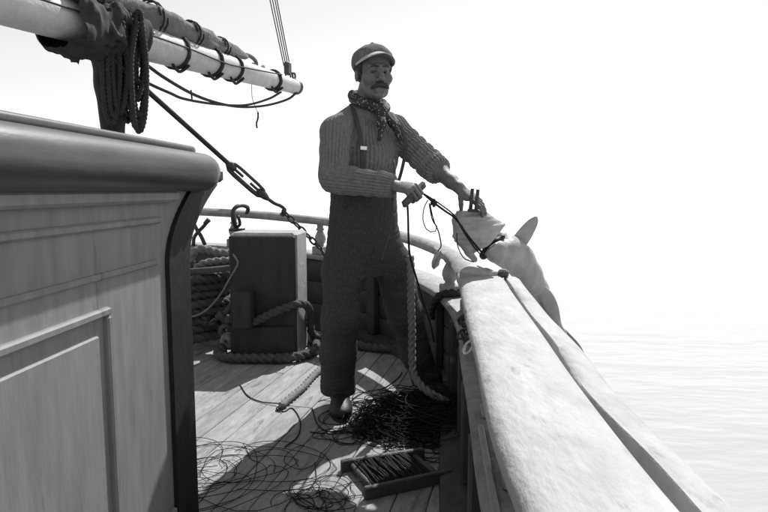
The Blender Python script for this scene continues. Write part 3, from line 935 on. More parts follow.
# ropes round the post
def lay(ctrl, r, label, m=M_ROPE, closed=False, pitch=None, name="mooring_rope"):
    return tagobj(name, rope(ctrl, r, closed, pitch), m, label, "rope")
def BR(x, y, z): return BT(x, y, z)
lay([BR(-.33, .05, .05), BR(-.30, -.20, .036), BR(-.18, -.30, .036), BR(.02, -.30, .036), BR(.19, -.27, .036), BR(.29, -.15, .036), BR(.30, .02, .036), BR(.22, .20, .036), BR(.0, .26, .036), BR(-.22, .24, .036), BR(-.34, .10, .04)],
    .029, "thick rope loop lying on the deck round the foot of the post")
lay([BR(-.06, -.243, .245), BR(.0, -.225, .275), BR(.08, -.225, .315), BR(.16, -.215, .345), BR(.22, -.18, .36), BR(.252, -.10, .34), BR(.255, 0, .29), BR(.25, .08, .22), BR(.25, .12, .10), BR(.33, .14, .045), BR(.5, .10, .034), BR(.75, .0, .032), BR(.95, .03, .032), BR(1.12, .12, .034), BR(1.22, .3, .05)],
    .026, "thick rope turned round the post's middle and led along the deck behind the man")
lay([G(281, 406, .02), G(290, 398, .02), G(303, 387, .02), G(316, 373, .022), G(330, 362, .022), G(342, 350, .022)], .019, "short tightly wound rope end pointing at the man's shoe", M_ROPEL, pitch=.03)
tagobj("snood_line", line([G(240, 385, .004), G(248, 396, .004), G(262, 402, .004), G(280, 404, .012), G(276, 409, .006), G(284, 412, .004), G(292, 408, .004), G(300, 420, .004), G(298, 436, .004), G(285, 447, .004)], .0032), M_LINE, "thin dark line trailing from the wound rope end", "line")

# dark rope over the low cap by the first baluster
lay([P(431, 318, 3.35), P(432, 308, 3.32), P(436, 299, 3.28), P(444, 294, 3.26), P(454, 293, 3.26), P(464, 293, 3.3), P(474, 300, 3.4)], .022, "dark rope draped over the low cap beside a baluster", M_ROPED, name="draped_rope")
# pale rag on the stern rail
def rag(name, pix, Y, m, label):
    rg = np.random.default_rng(len(pix)); n = 10
    L = np.array([tuple(P(a, v, Y)) for a, b, v in pix]); R = np.array([tuple(P(b, v, Y)) for a, b, v in pix])
    L = spline(L, 14); R = spline(R, 14); V, F = [], []
    for side in (0, 1):
        for i in range(14):
            for j in range(n):
                f = j / (n - 1); p = L[i] * (1 - f) + R[i] * f
                p = p + np.array([0, (.012 * math.sin(f * 9 + i * .5)) + side * .006, .004 * math.sin(f * 14 + i)])
                V.append(p)
    o = 14 * n
    for i in range(13):
        for j in range(n - 1):
            a = i * n + j; q = (a, a + 1, a + n + 1, a + n); F += [q, tuple(x + o for x in q[::-1])]
    ring = [j for j in range(n)] + [i * n + n - 1 for i in range(1, 14)] + [13 * n + j for j in range(n - 2, -1, -1)] + [i * n for i in range(12, 0, -1)]
    for a, b in zip(ring, ring[1:] + ring[:1]): F.append((b, a, a + o, b + o))
    return tagobj(name, (V, F), m, label, "rag")
rag("rag", [(436, 441, 251), (434, 442, 256), (432, 440, 261), (431.5, 439, 265), (433, 435, 269)], 3.22, M_RAG, "pale ragged scrap hanging inside the stern rail by a baluster")

# ring bolt and chain on the low cap
for k, (u, v, y) in enumerate(((466, 322, 2.62), (470, 330, 2.52), (468, 337, 2.45), (473, 343, 2.36), (476, 349, 2.28))):
    pass
rb = thing("chain_heap", "little heap of rusty chain on the low cap under the white rail", "chain", at_arc(LOW, arc_of(2.45), .05)[0])
rr = random.Random(2)
for k in range(22):
    s = arc_of(2.2) + rr.uniform(0, .55); p, an = at_arc(LOW, s, rr.uniform(.0, .07)); p.z += .012 + rr.uniform(0, .022)
    ax = Vector((rr.uniform(-1, 1), rr.uniform(-1, 1), rr.uniform(.1, 1)))
    obj("chain_link", torus(p, .020, .006, ax, 12, 6, (1.35, .85)), M_IRON if k % 3 else M_METAL, rb)
sp, an = at_arc(LOW, arc_of(1.62), .03)
tagobj("wood_splinter", box_at((sp.x, sp.y, sp.z + .007), (.018, .09, .012), an, .003), M_WOODSUN, "pale splinter of wood on the low cap near the chain heap", "splinter", smooth=False)
sp, an = at_arc(LOW, arc_of(1.22), .05)
tagobj("sun_strip", board_between(at_arc(LOW, arc_of(.98), .008)[0] + Vector((0, 0, .009)), at_arc(LOW, arc_of(1.52), .012)[0] + Vector((0, 0, .009)), .016, .014, .003), M_WOODSUN, "strip of sunlight modelled as a long pale bar on the low cap, nearest the camera", "sun_strip", smooth=False)  # pale bar standing in for sunlight that falls on the low cap

# ================================================================== FISHING LINE ON DECK
def tangle(cx, cy, rx, ry, n, h, rs, seed, lr=.0024):
    rg = random.Random(seed); geos = []
    for k in range(n):
        x = cx + rg.gauss(0, rx * .42); y = cy + rg.gauss(0, ry * .42)
        R = rg.uniform(*rs); e = rg.uniform(.45, 1); a0 = rg.uniform(0, 6.28); rot = rg.uniform(0, 3.14)
        dd = math.hypot((x - cx) / rx, (y - cy) / ry)
        z = .004 + h * max(0, 1 - dd) * rg.random()
        tilt = rg.uniform(-.25, .25) * (h > .02); m = rg.randint(10, 22); span = rg.uniform(4, 8.5)
        pts = []
        for i in range(m):
            a = a0 + span * i / (m - 1); q = R * (1 + .30 * math.sin(1.31 * a + k) + .16 * math.sin(2.7 * a + 2 * k))
            lx = q * math.cos(a); ly = q * e * math.sin(a)
            px = lx * math.cos(rot) - ly * math.sin(rot); py = lx * math.sin(rot) + ly * math.cos(rot)
            pts.append((x + px, y + py, max(.004, z + tilt * px + .004 * math.sin(3 * a))))
        geos.append(line(pts, lr, n=m * 3, seg=4))
    return merge(*geos)
hc = G(428, 424, 0)
heap = tagobj("line_heap", tangle(hc.x - .02, hc.y + .03, .30, .23, 280, .14, (.05, .18), 4, .0021), M_LINE, "dark heaped tangle of fishing line beside the man's far foot", "fishing line")
hp2 = G(385, 432, 0)
tagobj("line_tangle", tangle(hp2.x, hp2.y, .22, .12, 34, .03, (.04, .14), 8, .0019), M_LINE, "loose loops of fishing line spilling from the heap towards the shoe", "fishing line")
h3 = G(215, 475, 0)
tagobj("line_tangle", tangle(h3.x, h3.y, .30, .16, 13, .012, (.08, .28), 14, .0015), M_LINE, "sparse tangle of fishing line on the deck by the deckhouse corner", "fishing line")
h4 = G(318, 498, 0)
tagobj("line_tangle", tangle(h4.x, h4.y, .20, .10, 10, .008, (.05, .12), 21, .0015), M_LINE, "few thin loops of line on the deck left of the winding frame", "fishing line")
for k, (pix, lab) in enumerate((([(345, 412), (352, 400), (365, 392), (384, 388), (398, 378), (402, 372)], "single line arching from the shoe towards the far foot"),
                               ([(310, 432), (330, 434), (352, 432), (380, 428), (400, 440)], "single line running along the deck in front of the shoe"),
                               ([(312, 408), (318, 425), (330, 432), (345, 430)], "single line curling on the deck just left of the shoe"),
                               ([(355, 388), (372, 396), (380, 402), (402, 405)], "single line crossing the sunny deck between the man's feet"))):
    tagobj("snood_line", line([G(u, v, .005) for u, v in pix], .0028), M_LINE, lab, "line")

# winding frame with its line
fr = thing("hand_line_winder", "dark wooden winding frame wound with fishing line, flat on the deck", "line winder", G(395, 478, 0))
A0 = G(341, 472, .0); A1 = G(424, 459, .0); D0 = G(364, 500, .0); D1 = G(451, 481, .0)
up = Vector((0, 0, .024))
obj("side_board", board_between(A0 + up, A1 + up, .022, .046), M_WOODD, fr, smooth=False)
obj("side_board", board_between(D0 + up, D1 + up, .022, .046), M_WOODD, fr, smooth=False)
for f in (.12, .86):
    obj("cross_bar", rod(A0.lerp(A1, f) + up, D0.lerp(D1, f) + up, .012, seg=10), M_WOODD, fr)
geos = []; rr = random.Random(6)
for k in range(80):
    f = .13 + .62 * k / 79 + rr.uniform(-.01, .01); g = f + rr.uniform(-.05, .05)
    a = A0.lerp(A1, f) + Vector((0, 0, .018 + rr.uniform(0, .026))); b = D0.lerp(D1, min(.9, max(.1, g))) + Vector((0, 0, .018 + rr.uniform(0, .026)))
    geos.append(line([a, a.lerp(b, .5) + Vector((0, 0, rr.uniform(-.004, .008))), b], .0035, n=6, seg=5))
w = obj("wound_line", merge(*geos), M_LINE, fr); w["kind"] = "stuff"

# ================================================================== THE MAN
def V3(v): return np.array(tuple(v), np.float32)
R_SH = P(334, 132, 2.80); L_SH = P(394, 130, 3.02)
R_EL = P(333, 178, 2.68); R_WR = P(393, 186, 2.56)
L_EL = P(431, 165, 2.92); L_WR = P(458, 187, 2.76)
R_HIP = P(345, 228, 2.88); L_HIP = P(383, 228, 3.0)
R_KN = P(341, 318, 2.83); R_AN = Vector((P(340, 398, 2.93).x, 2.93, .09))
L_KN = P(406, 315, 3.03); L_AN = Vector((P(427, 392, 3.12).x - .005, 3.12, .09))
WAIST = P(363, 196, 2.94); CHEST = P(365, 135, 2.92)
LAT = (L_SH - R_SH); LAT.z = 0; LAT.normalize()
FRT = Vector((LAT.y, -LAT.x, 0))
HC = P(373.5, 73, 2.85)
yaw = math.radians(20)
HF = Vector((math.sin(yaw), -math.cos(yaw), -.06)).normalized()
HR = Vector((math.cos(yaw), math.sin(yaw), .03)).normalized()
HU = HR.cross(HF).normalized()
if HU.z < 0: HU = -HU
def H(x, y, z): return HC + HR * x + HF * y + HU * z
HAX = (HR, HF, HU)

man = thing("person", "man in ribbed sweater, dark trousers and visored cap standing on deck, holding the shark", "person", (R_AN.x + .2, 2.95, 0))
LO = np.array([-.45, 2.30, -.01]); HI = np.array([.62, 3.36, 1.80])
f = Field(LO, HI, .0042)
# torso and limbs under the clothes
f.ecyl(P(364, 215, 2.94), CHEST, (.135, .085), (.150, .095), LAT, .03, .05)
f.chain([R_SH, R_EL, R_WR], [.045, .036, .027], .02)
f.chain([L_SH, L_EL], [.045, .038], .02)
f.chain([L_EL, L_EL.lerp(L_WR, .3), L_EL.lerp(L_WR, .75), L_WR], [.040, .043, .031, .028], .02)
f.chain([R_HIP, R_KN, R_AN], [.065, .045, .035], .02)
f.chain([L_HIP, L_KN, L_AN], [.065, .045, .035], .02)
f.chain([R_AN, R_AN + Vector((.02, -.12, -.05))], [.035, .03], .02)
f.chain([L_AN, L_AN + Vector((.06, -.10, -.05))], [.035, .03], .02)
# head
NB = P(367.5, 106, 2.92)
f.cone(H(0, -.030, -.055), NB, .058, .064, .025)
f.ell(H(0, -.012, .036), (.077, .097, .083), HAX, .01)
f.ell(H(0, .022, -.040), (.061, .068, .076), HAX, .025)
f.cone(H(-.028, .040, -.086), H(.028, .040, -.086), .027, .027, .02)
f.ell(H(0, .070, -.104), (.022, .019, .018), HAX, .02)
f.ell(H(0, .088, -.092), (.020, .008, .005), HAX, .008, sub=True)
for sx in (-1, 1):
    f.ell(H(.044 * sx, .058, -.028), (.026, .026, .022), HAX, .03)
    f.ell(H(.077 * sx, -.014, -.012), (.009, .017, .029), HAX, .008)
    f.ell(H(.086 * sx, -.010, -.010), (.005, .009, .016), HAX, .004, sub=True)
    f.cone(H(.012 * sx, .090, .019), H(.046 * sx, .079, .018), .012, .010, .012)
    f.ell(H(.031 * sx, .096, -.006), (.021, .020, .014), HAX, .012, sub=True)
    f.cone(H(.024 * sx, .098, -.046), H(.040 * sx, .082, -.066), .003, .003, .008, sub=True)
for sx in (-1, 1):
    f.chain([H(.013 * sx, .083, .001), H(.031 * sx, .086, .0055), H(.047 * sx, .074, .0)], [.0045, .0065, .0045], .005)
    f.chain([H(.014 * sx, .082, -.012), H(.031 * sx, .083, -.0165), H(.046 * sx, .074, -.012)], [.0045, .006, .0045], .006)
f.cone(H(0, .086, .010), H(0, .115, -.034), .0105, .0140, .010)
for sx in (-1, 1):
    f.ell(H(.014 * sx, .097, -.041), (.009, .011, .008), HAX, .008)
f.cone(H(-.020, .087, -.074), H(.020, .087, -.074), .009, .009, .012)
f.cone(H(-.022, .100, -.079), H(.022, .100, -.079), .0035, .0035, .004, sub=True)
f.cone(H(-.016, .085, -.086), H(.016, .085, -.086), .009, .009, .01)

def hand(f, wr, F, N, side, finger, thumb, scale=1.0, splay=.06):
    """palm and five separate fingers. F forearm-to-fingers, N out of the palm, side the thumb's side.
    finger: per finger (index..little) three bends towards the palm; thumb: list of points in (F, side, N) metres"""
    F = Vector(F).normalized(); S = Vector(side); S = (S - F * S.dot(F)).normalized(); N = F.cross(S).normalized() * (1 if F.cross(S).dot(Vector(N)) > 0 else -1)
    s = scale
    def L(a, b, c): return wr + F * (a * s) + S * (b * s) + N * (c * s)
    f.ecyl(L(.012, 0, 0), L(.085, .002, 0), (.030 * s, .018 * s), (.040 * s, .014 * s), S, .015, .012)
    f.cone(L(.02, .018, .006), L(.06, .033, .008), .015 * s, .012 * s, .015)
    lens = ((.044, .026, .021), (.048, .030, .022), (.045, .028, .022), (.036, .021, .019))
    offs = (.031, .0105, -.010, -.029); base = (.088, .092, .088, .080)
    tips = []
    for q in range(4):
        p = L(base[q], offs[q], 0); ang = 0; rad = (.0098, .0092, .0086, .0078)
        sp = (1.5 - q) * splay
        r0 = .0098 - .0006 * q
        pts = [p]
        for j in range(3):
            ang += finger[q][j]
            d = F * math.cos(ang) + N * math.sin(ang)
            d = (d + S * (sp * math.cos(ang))).normalized()
            p = p + d * (lens[q][j] * s); pts.append(p)
        f.chain(pts, [rad[0] * s * (1 - .05 * q), rad[1] * s * (1 - .05 * q), rad[2] * s * (1 - .05 * q), rad[3] * s * (1 - .05 * q)], .004)
        tips.append(pts[-1])
    tp = [L(*q) for q in thumb]
    f.chain(tp, [.0135 * s, .0115 * s, .0105 * s, .009 * s][:len(tp)], .006)
    return L
# his right hand: a fist round a dark wooden stick
Fh = Vector((.80, -.55, -.12)).normalized(); Bd = Vector((.60, .62, .50)); Bd = (Bd - Fh * Bd.dot(Fh)).normalized()
back = Fh.cross(Bd); back = back if back.z > 0 else -back
curl = [(1.05, 1.35, .75)] * 4
Lr = hand(f, R_WR + Fh * .005, Fh, -back, Bd, curl, [(.030, .024, .008), (.062, .040, .018), (.086, .030, .040), (.094, .008, .048)])
stick_c = R_WR + Fh * .100 - back * .026
# his left hand: palm down over the snout, thumb on the near side
Fl = Vector((.74, -.22, -.52)).normalized(); Sl = Vector((-.40, -.80, -.3))
Nl_ = Vector((-.5, .2, -.85))
Ll = hand(f, L_WR + Fl * .004, Fl, Nl_, Sl, [(.10, .40, .5), (.12, .45, .5), (.15, .5, .55), (.2, .6, .6)], [(.022, .024, .004), (.040, .046, .016), (.058, .056, .036), (.070, .052, .058)], splay=.05)
solid("body", f, M_SKIN, man)
del f

# sweater
RIB = .0044
fs = Field((-.42, 2.45, .93), (.42, 3.25, 1.60), .0028)
tw = folds(.0022, 26, 31)
fs.ecyl(P(364, 208, 2.94), P(365, 150, 2.93), (.148, .098), (.168, .125), LAT, .03, .03, ribs=(50, RIB), fold=tw)
fs.ecyl(P(365, 160, 2.93), P(366, 131, 2.92), (.168, .126), (.140, .100), LAT, .035, .05, ribs=(50, RIB), fold=tw)
fs.cone(R_SH + Vector((.02, .01, .008)), P(358, 114, 2.92), .068, .058, .06)
fs.cone(L_SH + Vector((-.02, -.01, .005)), P(374, 114, 2.95), .066, .058, .06)
fs.cone(P(366, 115, 2.94), P(367, 106, 2.93), .080, .064, .03)
fs.ecyl(R_SH + Vector((.006, 0, .0)), R_EL + Vector((.002, 0, .012)), (.068, .066), (.060, .060), FRT, .035, .055, ribs=(26, RIB), fold=folds(.004, 30, 2))
fs.ecyl(R_EL + Vector((.0, .0, -.003)), R_EL.lerp(R_WR, .80), (.063, .062), (.052, .052), (0, 0, 1), .03, .05, ribs=(24, RIB), fold=folds(.003, 30, 3))
fs.ecyl(R_EL.lerp(R_WR, .80), R_EL.lerp(R_WR, .985), (.0545, .0545), (.048, .048), (0, 0, 1), .008, .012, ribs=(24, RIB))
le = L_SH.lerp(L_EL, .96)
fs.ecyl(L_SH, le, (.070, .068), (.060, .060), FRT, .035, .05, ribs=(24, RIB), fold=folds(.004, 30, 4))
q0 = L_SH.lerp(L_EL, .93); q1 = L_EL.lerp(L_WR, .30)
fs.ecyl(L_EL, q1, (.060, .060), (.058, .058), FRT, .03, .02, ribs=(24, RIB))
for t in (.35, .55, .75, .95):        # sleeve pushed up in folds
    c = L_SH.lerp(L_EL, t); dd = (L_EL - L_SH).normalized()
    fs.ecyl(c - dd * .006, c + dd * .006, (.070, .068), (.069, .067), FRT, .012, .012, ribs=(24, RIB))
for t in (.10, .24):
    c = L_EL.lerp(L_WR, t); dd = (L_WR - L_EL).normalized()
    fs.ecyl(c - dd * .006, c + dd * .006, (.066, .064), (.066, .064), FRT, .012, .012, ribs=(24, RIB))
solid("sweater", fs, M_SWEAT, man)
del fs

# trousers
ft = Field((-.48, 2.62, .0), (.48, 3.36, 1.12), .0045)
fo = folds(.0085, 14, 41, (1.2, 1.2, .55))
fo2 = folds(.006, 34, 43, (1, 1, .8))
_cr = np.random.default_rng(77)
_cd = _cr.normal(size=(6, 3)) * np.array([6, 6, 11]); _cp = _cr.uniform(0, 6.28, 6)
def crease(X):      # sharp pulled creases
    q = 0
    for i in range(6):
        q = q + np.maximum(0, 1 - np.abs(np.sin(X @ _cd[i].astype(np.float32) + _cp[i] + .35 * np.sin(X[..., 2] * 31 + i))) * 4) ** 2
    return .006 * np.minimum(q, 1.4)
fold = lambda X: fo(X) * .55 + fo2(X) * .22 + crease(X) * .55
fold6 = lambda X: fold(X) * .7
hips = [(190.5, .171, .126), (203, .176, .132), (216, .181, .137), (230, .184, .138), (245, .182, .133), (260, .172, .120), (275, .150, .095)]
HZ = np.array([P(364.5, v, 2.94).z for v, _, _ in hips][::-1]); HA = np.array([q[1] for q in hips][::-1]); HB = np.array([q[2] for q in hips][::-1])
HX = P(364.5, 230, 2.94)
def hip_loft(X):
    q = X - V3(HX); x = q @ V3(LAT); y = q @ V3(FRT); z = X[..., 2]
    ra = np.interp(z, HZ, HA); rb_ = np.interp(z, HZ, HB)
    k0 = np.sqrt((x / ra) ** 2 + (y / rb_) ** 2); k1 = np.sqrt((x / ra ** 2) ** 2 + (y / rb_ ** 2) ** 2) + 1e-6
    d = k0 * (k0 - 1) / k1 + fold6(X)
    return np.maximum(d, np.maximum(HZ[0] - z, z - HZ[-1]))
ft.put(hip_loft, (-.40, 2.70, float(HZ[0]) - .01), (.25, 3.20, float(HZ[-1]) + .01), .012)
ft.ecyl(P(364, 190.5, 2.94), P(364, 197, 2.94), (.176, .130), (.177, .131), LAT, .003, .004)
ft.chain([R_HIP + Vector((.012, .035, -.05)), P(343, 272, 2.885), R_KN + Vector((-.004, -.005, 0)), P(338, 355, 2.87), Vector((R_AN.x - .008, R_AN.y - .01, .10)), Vector((R_AN.x - .008, R_AN.y - .012, .0))], [.092, .098, .086, .081, .079, .082], .035, fold=fold)
ft.chain([L_HIP + Vector((-.012, .0, -.05)), P(394, 268, 3.0), L_KN, P(416, 354, 3.07), Vector((L_AN.x, L_AN.y - .005, .09)), Vector((L_AN.x, L_AN.y - .005, .0))], [.092, .096, .085, .081, .079, .080], .035, fold=fold)
ft.half((0, 0, .045), (0, 0, -1), (-.48, 2.6, -.02), (.48, 3.4, .05))
for an, d in ((R_AN, .0), (L_AN, .0)):
    pass
ft.half((0, 0, .07), (0, 0, -1), (R_AN.x - .14, 2.6, -.02), (R_AN.x + .14, 3.2, .075))
solid("trousers", ft, M_TROU, man)
del ft
# shoes
def shoe(an, d, name="shoe"):
    d = Vector(d).normalized(); sd_ = Vector((d.y, -d.x, 0))
    lo = np.minimum(V3(an), V3(an + d * .24)) - .1; hi = np.maximum(V3(an), V3(an + d * .27)) + .1; lo[2] = -.01; hi[2] = .19
    q = Field(lo, hi, .004); A = (sd_, d, Vector((0, 0, 1)))
    b = Vector((an.x, an.y, 0))
    q.ell(b + d * -.01 + Vector((0, 0, .055)), (.046, .066, .06), A, .02)
    q.ell(b + d * .10 + Vector((0, 0, .044)), (.050, .085, .050), A, .04)
    q.ell(b + d * .165 + Vector((0, 0, .036)), (.055, .070, .038), A, .03)
    q.cone(b + Vector((0, 0, .07)), b + Vector((0, 0, .15)), .046, .046, .03)
    q.half((0, 0, .006), (0, 0, -1), lo, (hi[0], hi[1], .02))
    o = solid(name, q, M_SHOE, man)
    pts = []
    for t in np.linspace(0, 2 * PI, 29)[:-1]:
        w_ = .056 if math.sin(t) > 0 else .048
        pts.append((b + d * (.08 + (.158 if math.sin(t) > 0 else .155) * math.sin(t)) + sd_ * (w_ * math.cos(t) * (1 - .12 * math.sin(t) ** 4))))
    V = [(p.x, p.y, .001) for p in pts] + [(p.x, p.y, .016) for p in pts]; n = len(pts)
    s_ = obj("sole", (V, [tuple(range(n - 1, -1, -1)), tuple(range(n, 2 * n))] + [(i, (i + 1) % n, n + (i + 1) % n, n + i) for i in range(n)]), M_SHOE, o, smooth=False)
shoe(R_AN + Vector((0, 0, 0)), (.10, -1, 0)); shoe(L_AN, (.45, -1, 0))

# cap: dome and curved visor
fc = Field(V3(HC) - .17, V3(HC) + .20, .0035)
cfold = folds(.0022, 48, 61)
fc.ell(H(0, -.026, .050), (.091, .104, .080), HAX, .01, fold=cfold)
fc.ell(H(0, .020, .070), (.080, .062, .048), HAX, .03, fold=cfold)
fc.half(H(0, .085, .070), HF * .42 - HU, V3(HC) - .17, V3(HC) + .20)
for k in range(8):      # seams between the cap's gores
    aa = 2 * PI * k / 8 + .2
    fc.chain([H(0, -.02, .134), H(.055 * math.sin(aa), -.02 + .062 * math.cos(aa), .112), H(.092 * math.sin(aa), -.024 + .104 * math.cos(aa), .062)], [.0016, .002, .002], .006) if False else None
cap = solid("cap", fc, M_CAP, man)
obj("cap_button", lathe([(.009, 0), (.008, .004), (.003, .007)], 10) and place(lathe([(.009, 0), (.008, .004), (.003, .007)], 10), Matrix.Translation(H(0, -.012, .131))), M_CAP, cap)
V, F = [], []
na, nr = 26, 7
for lay_ in (0, 1):
    for i in range(na):
        a = math.radians(-84 + 168 * i / (na - 1))
        for j in range(nr):
            t = j / (nr - 1)
            ext = .066 * max(0, math.cos(a)) ** 1.15
            x = (.086 + .35 * ext * t * abs(math.sin(a))) * math.sin(a); y = -.012 + (.094) * math.cos(a) + ext * t
            z = .084 - .014 * t * math.cos(a) - .050 * (abs(math.sin(a)) ** 2.2) * (.75 + .25 * t) - .004 * lay_
            V.append(H(x, y, z))
o_ = na * nr
for i in range(na - 1):
    for j in range(nr - 1):
        a = i * nr + j; q = (a, a + nr, a + nr + 1, a + 1); F += [q, tuple(x + o_ for x in q[::-1])]
for i in range(na - 1):
    for j in (0, nr - 1):
        a = i * nr + j; F.append((a, a + nr, a + nr + o_, a + o_) if j else (a + nr, a, a + o_, a + nr + o_))
obj("visor", (V, F), M_VISOR, cap, autosmooth=60)
# hair, brows, moustache
fh = Field(V3(HC) - .17, V3(HC) + .20, .0038)
hf = folds(.0025, 150, 8)
fh.ell(H(0, -.020, .022), (.081, .098, .084), HAX, .01, fold=hf)
fh.half(H(0, .012, 0), HF * 1 + HU * -.1, V3(HC) - .17, V3(HC) + .20)
fh.half(H(0, 0, -.055), HU * -1, V3(HC) - .17, V3(HC) + .20)
for sx in (-1, 1):
    fh.cone(H(.074 * sx, .026, .03), H(.072 * sx, .024, -.012), .010, .006, .006, fold=hf)
solid("hair", fh, M_HAIR, man)
fm = Field(V3(H(0, .09, -.06)) - .10, V3(H(0, .09, -.06)) + .10, .003)
hm = folds(.0018, 220, 9, (1, 1, .3))
for sx in (-1, 1):
    fm.chain([H(.002 * sx, .106, -.058), H(.020 * sx, .102, -.065), H(.034 * sx, .092, -.073), H(.044 * sx, .083, -.079)], [.0075, .0092, .0072, .0025], .006, fold=hm)
solid("moustache", fm, M_HAIR, man)
for sx in (-1, 1):
    fb = Field(V3(H(.03 * sx, .085, .015)) - .05, V3(H(.03 * sx, .085, .015)) + .05, .003)
    fb.chain([H(.011 * sx, .102, .017), H(.032 * sx, .097, .021), H(.050 * sx, .083, .014)], [.004, .0045, .0025], .004)
    solid("eyebrow", fb, M_HAIR, man)
    e = lathe([(.0115 * math.sin(t), -.0115 * math.cos(t)) for t in np.linspace(.05, PI - .05, 10)], 14)
    eye = obj("eye", place(e, Matrix.Translation(H(.031 * sx, .075, -.005))), M_EYEW, man)
    gz = (Vector((0, 0, EYE)) - HC).normalized()
    pc = H(.031 * sx, .075, -.005) + gz * .0085
    obj("iris", place(lathe([(.0062, 0), (.0058, .0025), (.003, .0038)], 12), Matrix.Translation(pc) @ gz.to_track_quat('Z', 'Y').to_matrix().to_4x4()), M_EYED, eye)

# spotted kerchief, its knot and ends
fk = Field((-.32, 2.62, 1.20), (.22, 3.12, 1.56), .0036)
kf = folds(.004, 55, 12)
nk = NB + Vector((0, 0, .0))
for k in range(14):
    a0 = 2 * PI * k / 14; a1 = 2 * PI * (k + 1) / 14
    def kp(a):
        return nk + LAT * (.074 * math.sin(a)) + FRT * (.080 * math.cos(a) + .01) + Vector((0, 0, .020 - .038 * math.cos(a)))
    fk.cone(kp(a0), kp(a1), .021, .021, .015, fold=kf)
knot = nk + FRT * .095 + Vector((.01, 0, -.035))
fk.ell(knot, (.024, .02, .024), None, .012, fold=kf)
fk.chain([knot, knot + FRT * .035 + LAT * -.03 + Vector((0, 0, -.06)), knot + FRT * .045 + LAT * -.045 + Vector((0, 0, -.13))], [.016, .022, .012], .012, fold=kf)
fk.chain([knot, knot + FRT * .03 + LAT * .045 + Vector((0, 0, -.055)), knot + FRT * .03 + LAT * .085 + Vector((0, 0, -.12))], [.016, .020, .010], .012, fold=kf)
solid("kerchief", fk, M_SCARF, man)
obj("collar_tip", board_between(P(385, 103, 2.81), P(389, 108, 2.80), .004, .014), mat("white_shirt", .6, .9), man, smooth=False)
# braces over the shoulders, buckle
def strap(pix, Y, w):
    pts = spline([P(u, v, y) for (u, v), y in zip(pix, Y)], 20); V, F = [], []
    for i, p in enumerate(pts):
        for d in (-.5, .5):
            for n_ in (0, .004):
                V.append(Vector(p) + LAT * (w * d) + FRT * n_)
    for i in range(19):
        a = i * 4; b = a + 4
        F += [(a, b, b + 2, a + 2), (a + 1, a + 3, b + 3, b + 1), (a, a + 1, b + 1, b), (a + 2, b + 2, b + 3, a + 3)]
    F += [(0, 2, 3, 1), (76, 77, 79, 78)]
    return V, F
br = obj("brace", strap([(351, 104), (354, 112), (358, 126), (361.5, 148), (362.5, 170), (363, 196)], (2.885, 2.815, 2.772, 2.750, 2.763, 2.80), .024), M_BRACE, man, smooth=False)
obj("buckle", box_at(P(363.5, 148, 2.738), (.036, .008, .018), math.atan2(LAT.y, LAT.x), .002), M_METAL, br, smooth=False)
br2 = obj("brace", strap([(391, 112), (399, 124), (405, 140), (405, 152), (401, 172), (394, 194)], (2.90, 2.85, 2.86, 2.87, 2.89, 2.92), .018), M_BRACE, man, smooth=False)

# stick in the right hand, pegs in the left, the line between hand and fish
sa = stick_c - Bd * .085; sb = stick_c + Bd * .085
tagobj("wooden_stick", board_between(sa, sb, .020, .030, .006), M_WOODD, "short dark wooden stick gripped in the man's hand at his waist", "stick", smooth=False)
pg = thing("gripping_pegs", "pair of upright dark pegs held in the man's outstretched hand", "pegs", P(471, 209, 2.64))
obj("peg", rod(P(470.5, 209, 2.70), P(472.5, 188.5, 2.70), .0085, .008, 10, 3), M_WOODD, pg)
obj("peg", rod(P(476, 210, 2.68), P(478, 189.5, 2.68), .0085, .008, 10, 3), M_WOODD, pg)
obj("foot", board_between(P(468, 210, 2.70), P(480, 211, 2.67), .018, .012, .004), M_WOODD, pg, smooth=False)

# ================================================================== THE SHARK
shark = thing("shark", "pale dead shark hauled up by the snout, hanging over the rail outboard", "shark", P(520, 290, 2.88))
fsx = Field((.22, 2.45, -.75), (1.25, 3.15, 1.08), .005)
ff = folds(.0015, 40, 3)
fsx.chain([P(489, 250.5, 2.78), P(497, 251.5, 2.80), P(508, 253.5, 2.84), P(518.5, 259.5, 2.87), P(528, 274, 2.90), P(536, 289, 2.92), P(545, 304, 2.93), P(552.5, 317, 2.94), P(561, 334, 2.95), Vector((.90, 2.97, .34))],
          [.030, .050, .067, .071, .064, .056, .043, .029, .020, .014], .03, fold=ff)
S7 = Vector((.90, 2.97, .34))
# snout: broad flat wedge bent back, wrinkled
wr_ = folds(.0030, 70, 77, (.5, .5, 1.8))
A_ = P(463, 221, 2.74); B_ = P(473, 250, 2.72); C_ = P(500, 228, 2.78); D_ = P(480, 231, 2.75)
fsx.chain([A_, P(480, 220, 2.76), C_], [.048, .044, .026], .025, fold=wr_)
fsx.chain([A_, P(462, 231, 2.72), P(457, 236, 2.70)], [.045, .040, .020], .02, fold=wr_)
fsx.chain([P(466, 238, 2.72), B_, P(475, 260, 2.72)], [.048, .034, .012], .02, fold=wr_)
fsx.chain([B_, P(486, 240, 2.74), C_], [.030, .036, .024], .025, fold=wr_)
fsx.ell(D_, (.085, .06, .070), None, .03, fold=wr_)
fsx.cone(P(501, 238, 2.86), P(511, 247, 2.87), .035, .055, .03)
def wedge(X):
    a = V3(P(479, 259, 2.66)); b = V3(P(514, 229, 2.66)); ab = b - a; n_ = np.array([-ab[2], 0, ab[0]], np.float32); n_ /= np.linalg.norm(n_)
    L_ = np.linalg.norm(ab); t = ((X - a) @ ab) / (L_ * L_)
    h_ = np.where(t < .35, .030 - .060 * t, .009 + .016 * (t - .35))
    d1 = np.abs((X - a) @ n_) - h_
    d2 = np.maximum(-t, t - 1) * L_
    d3 = X[..., 1] - 2.80
    return np.maximum(np.maximum(d1, d2), d3)
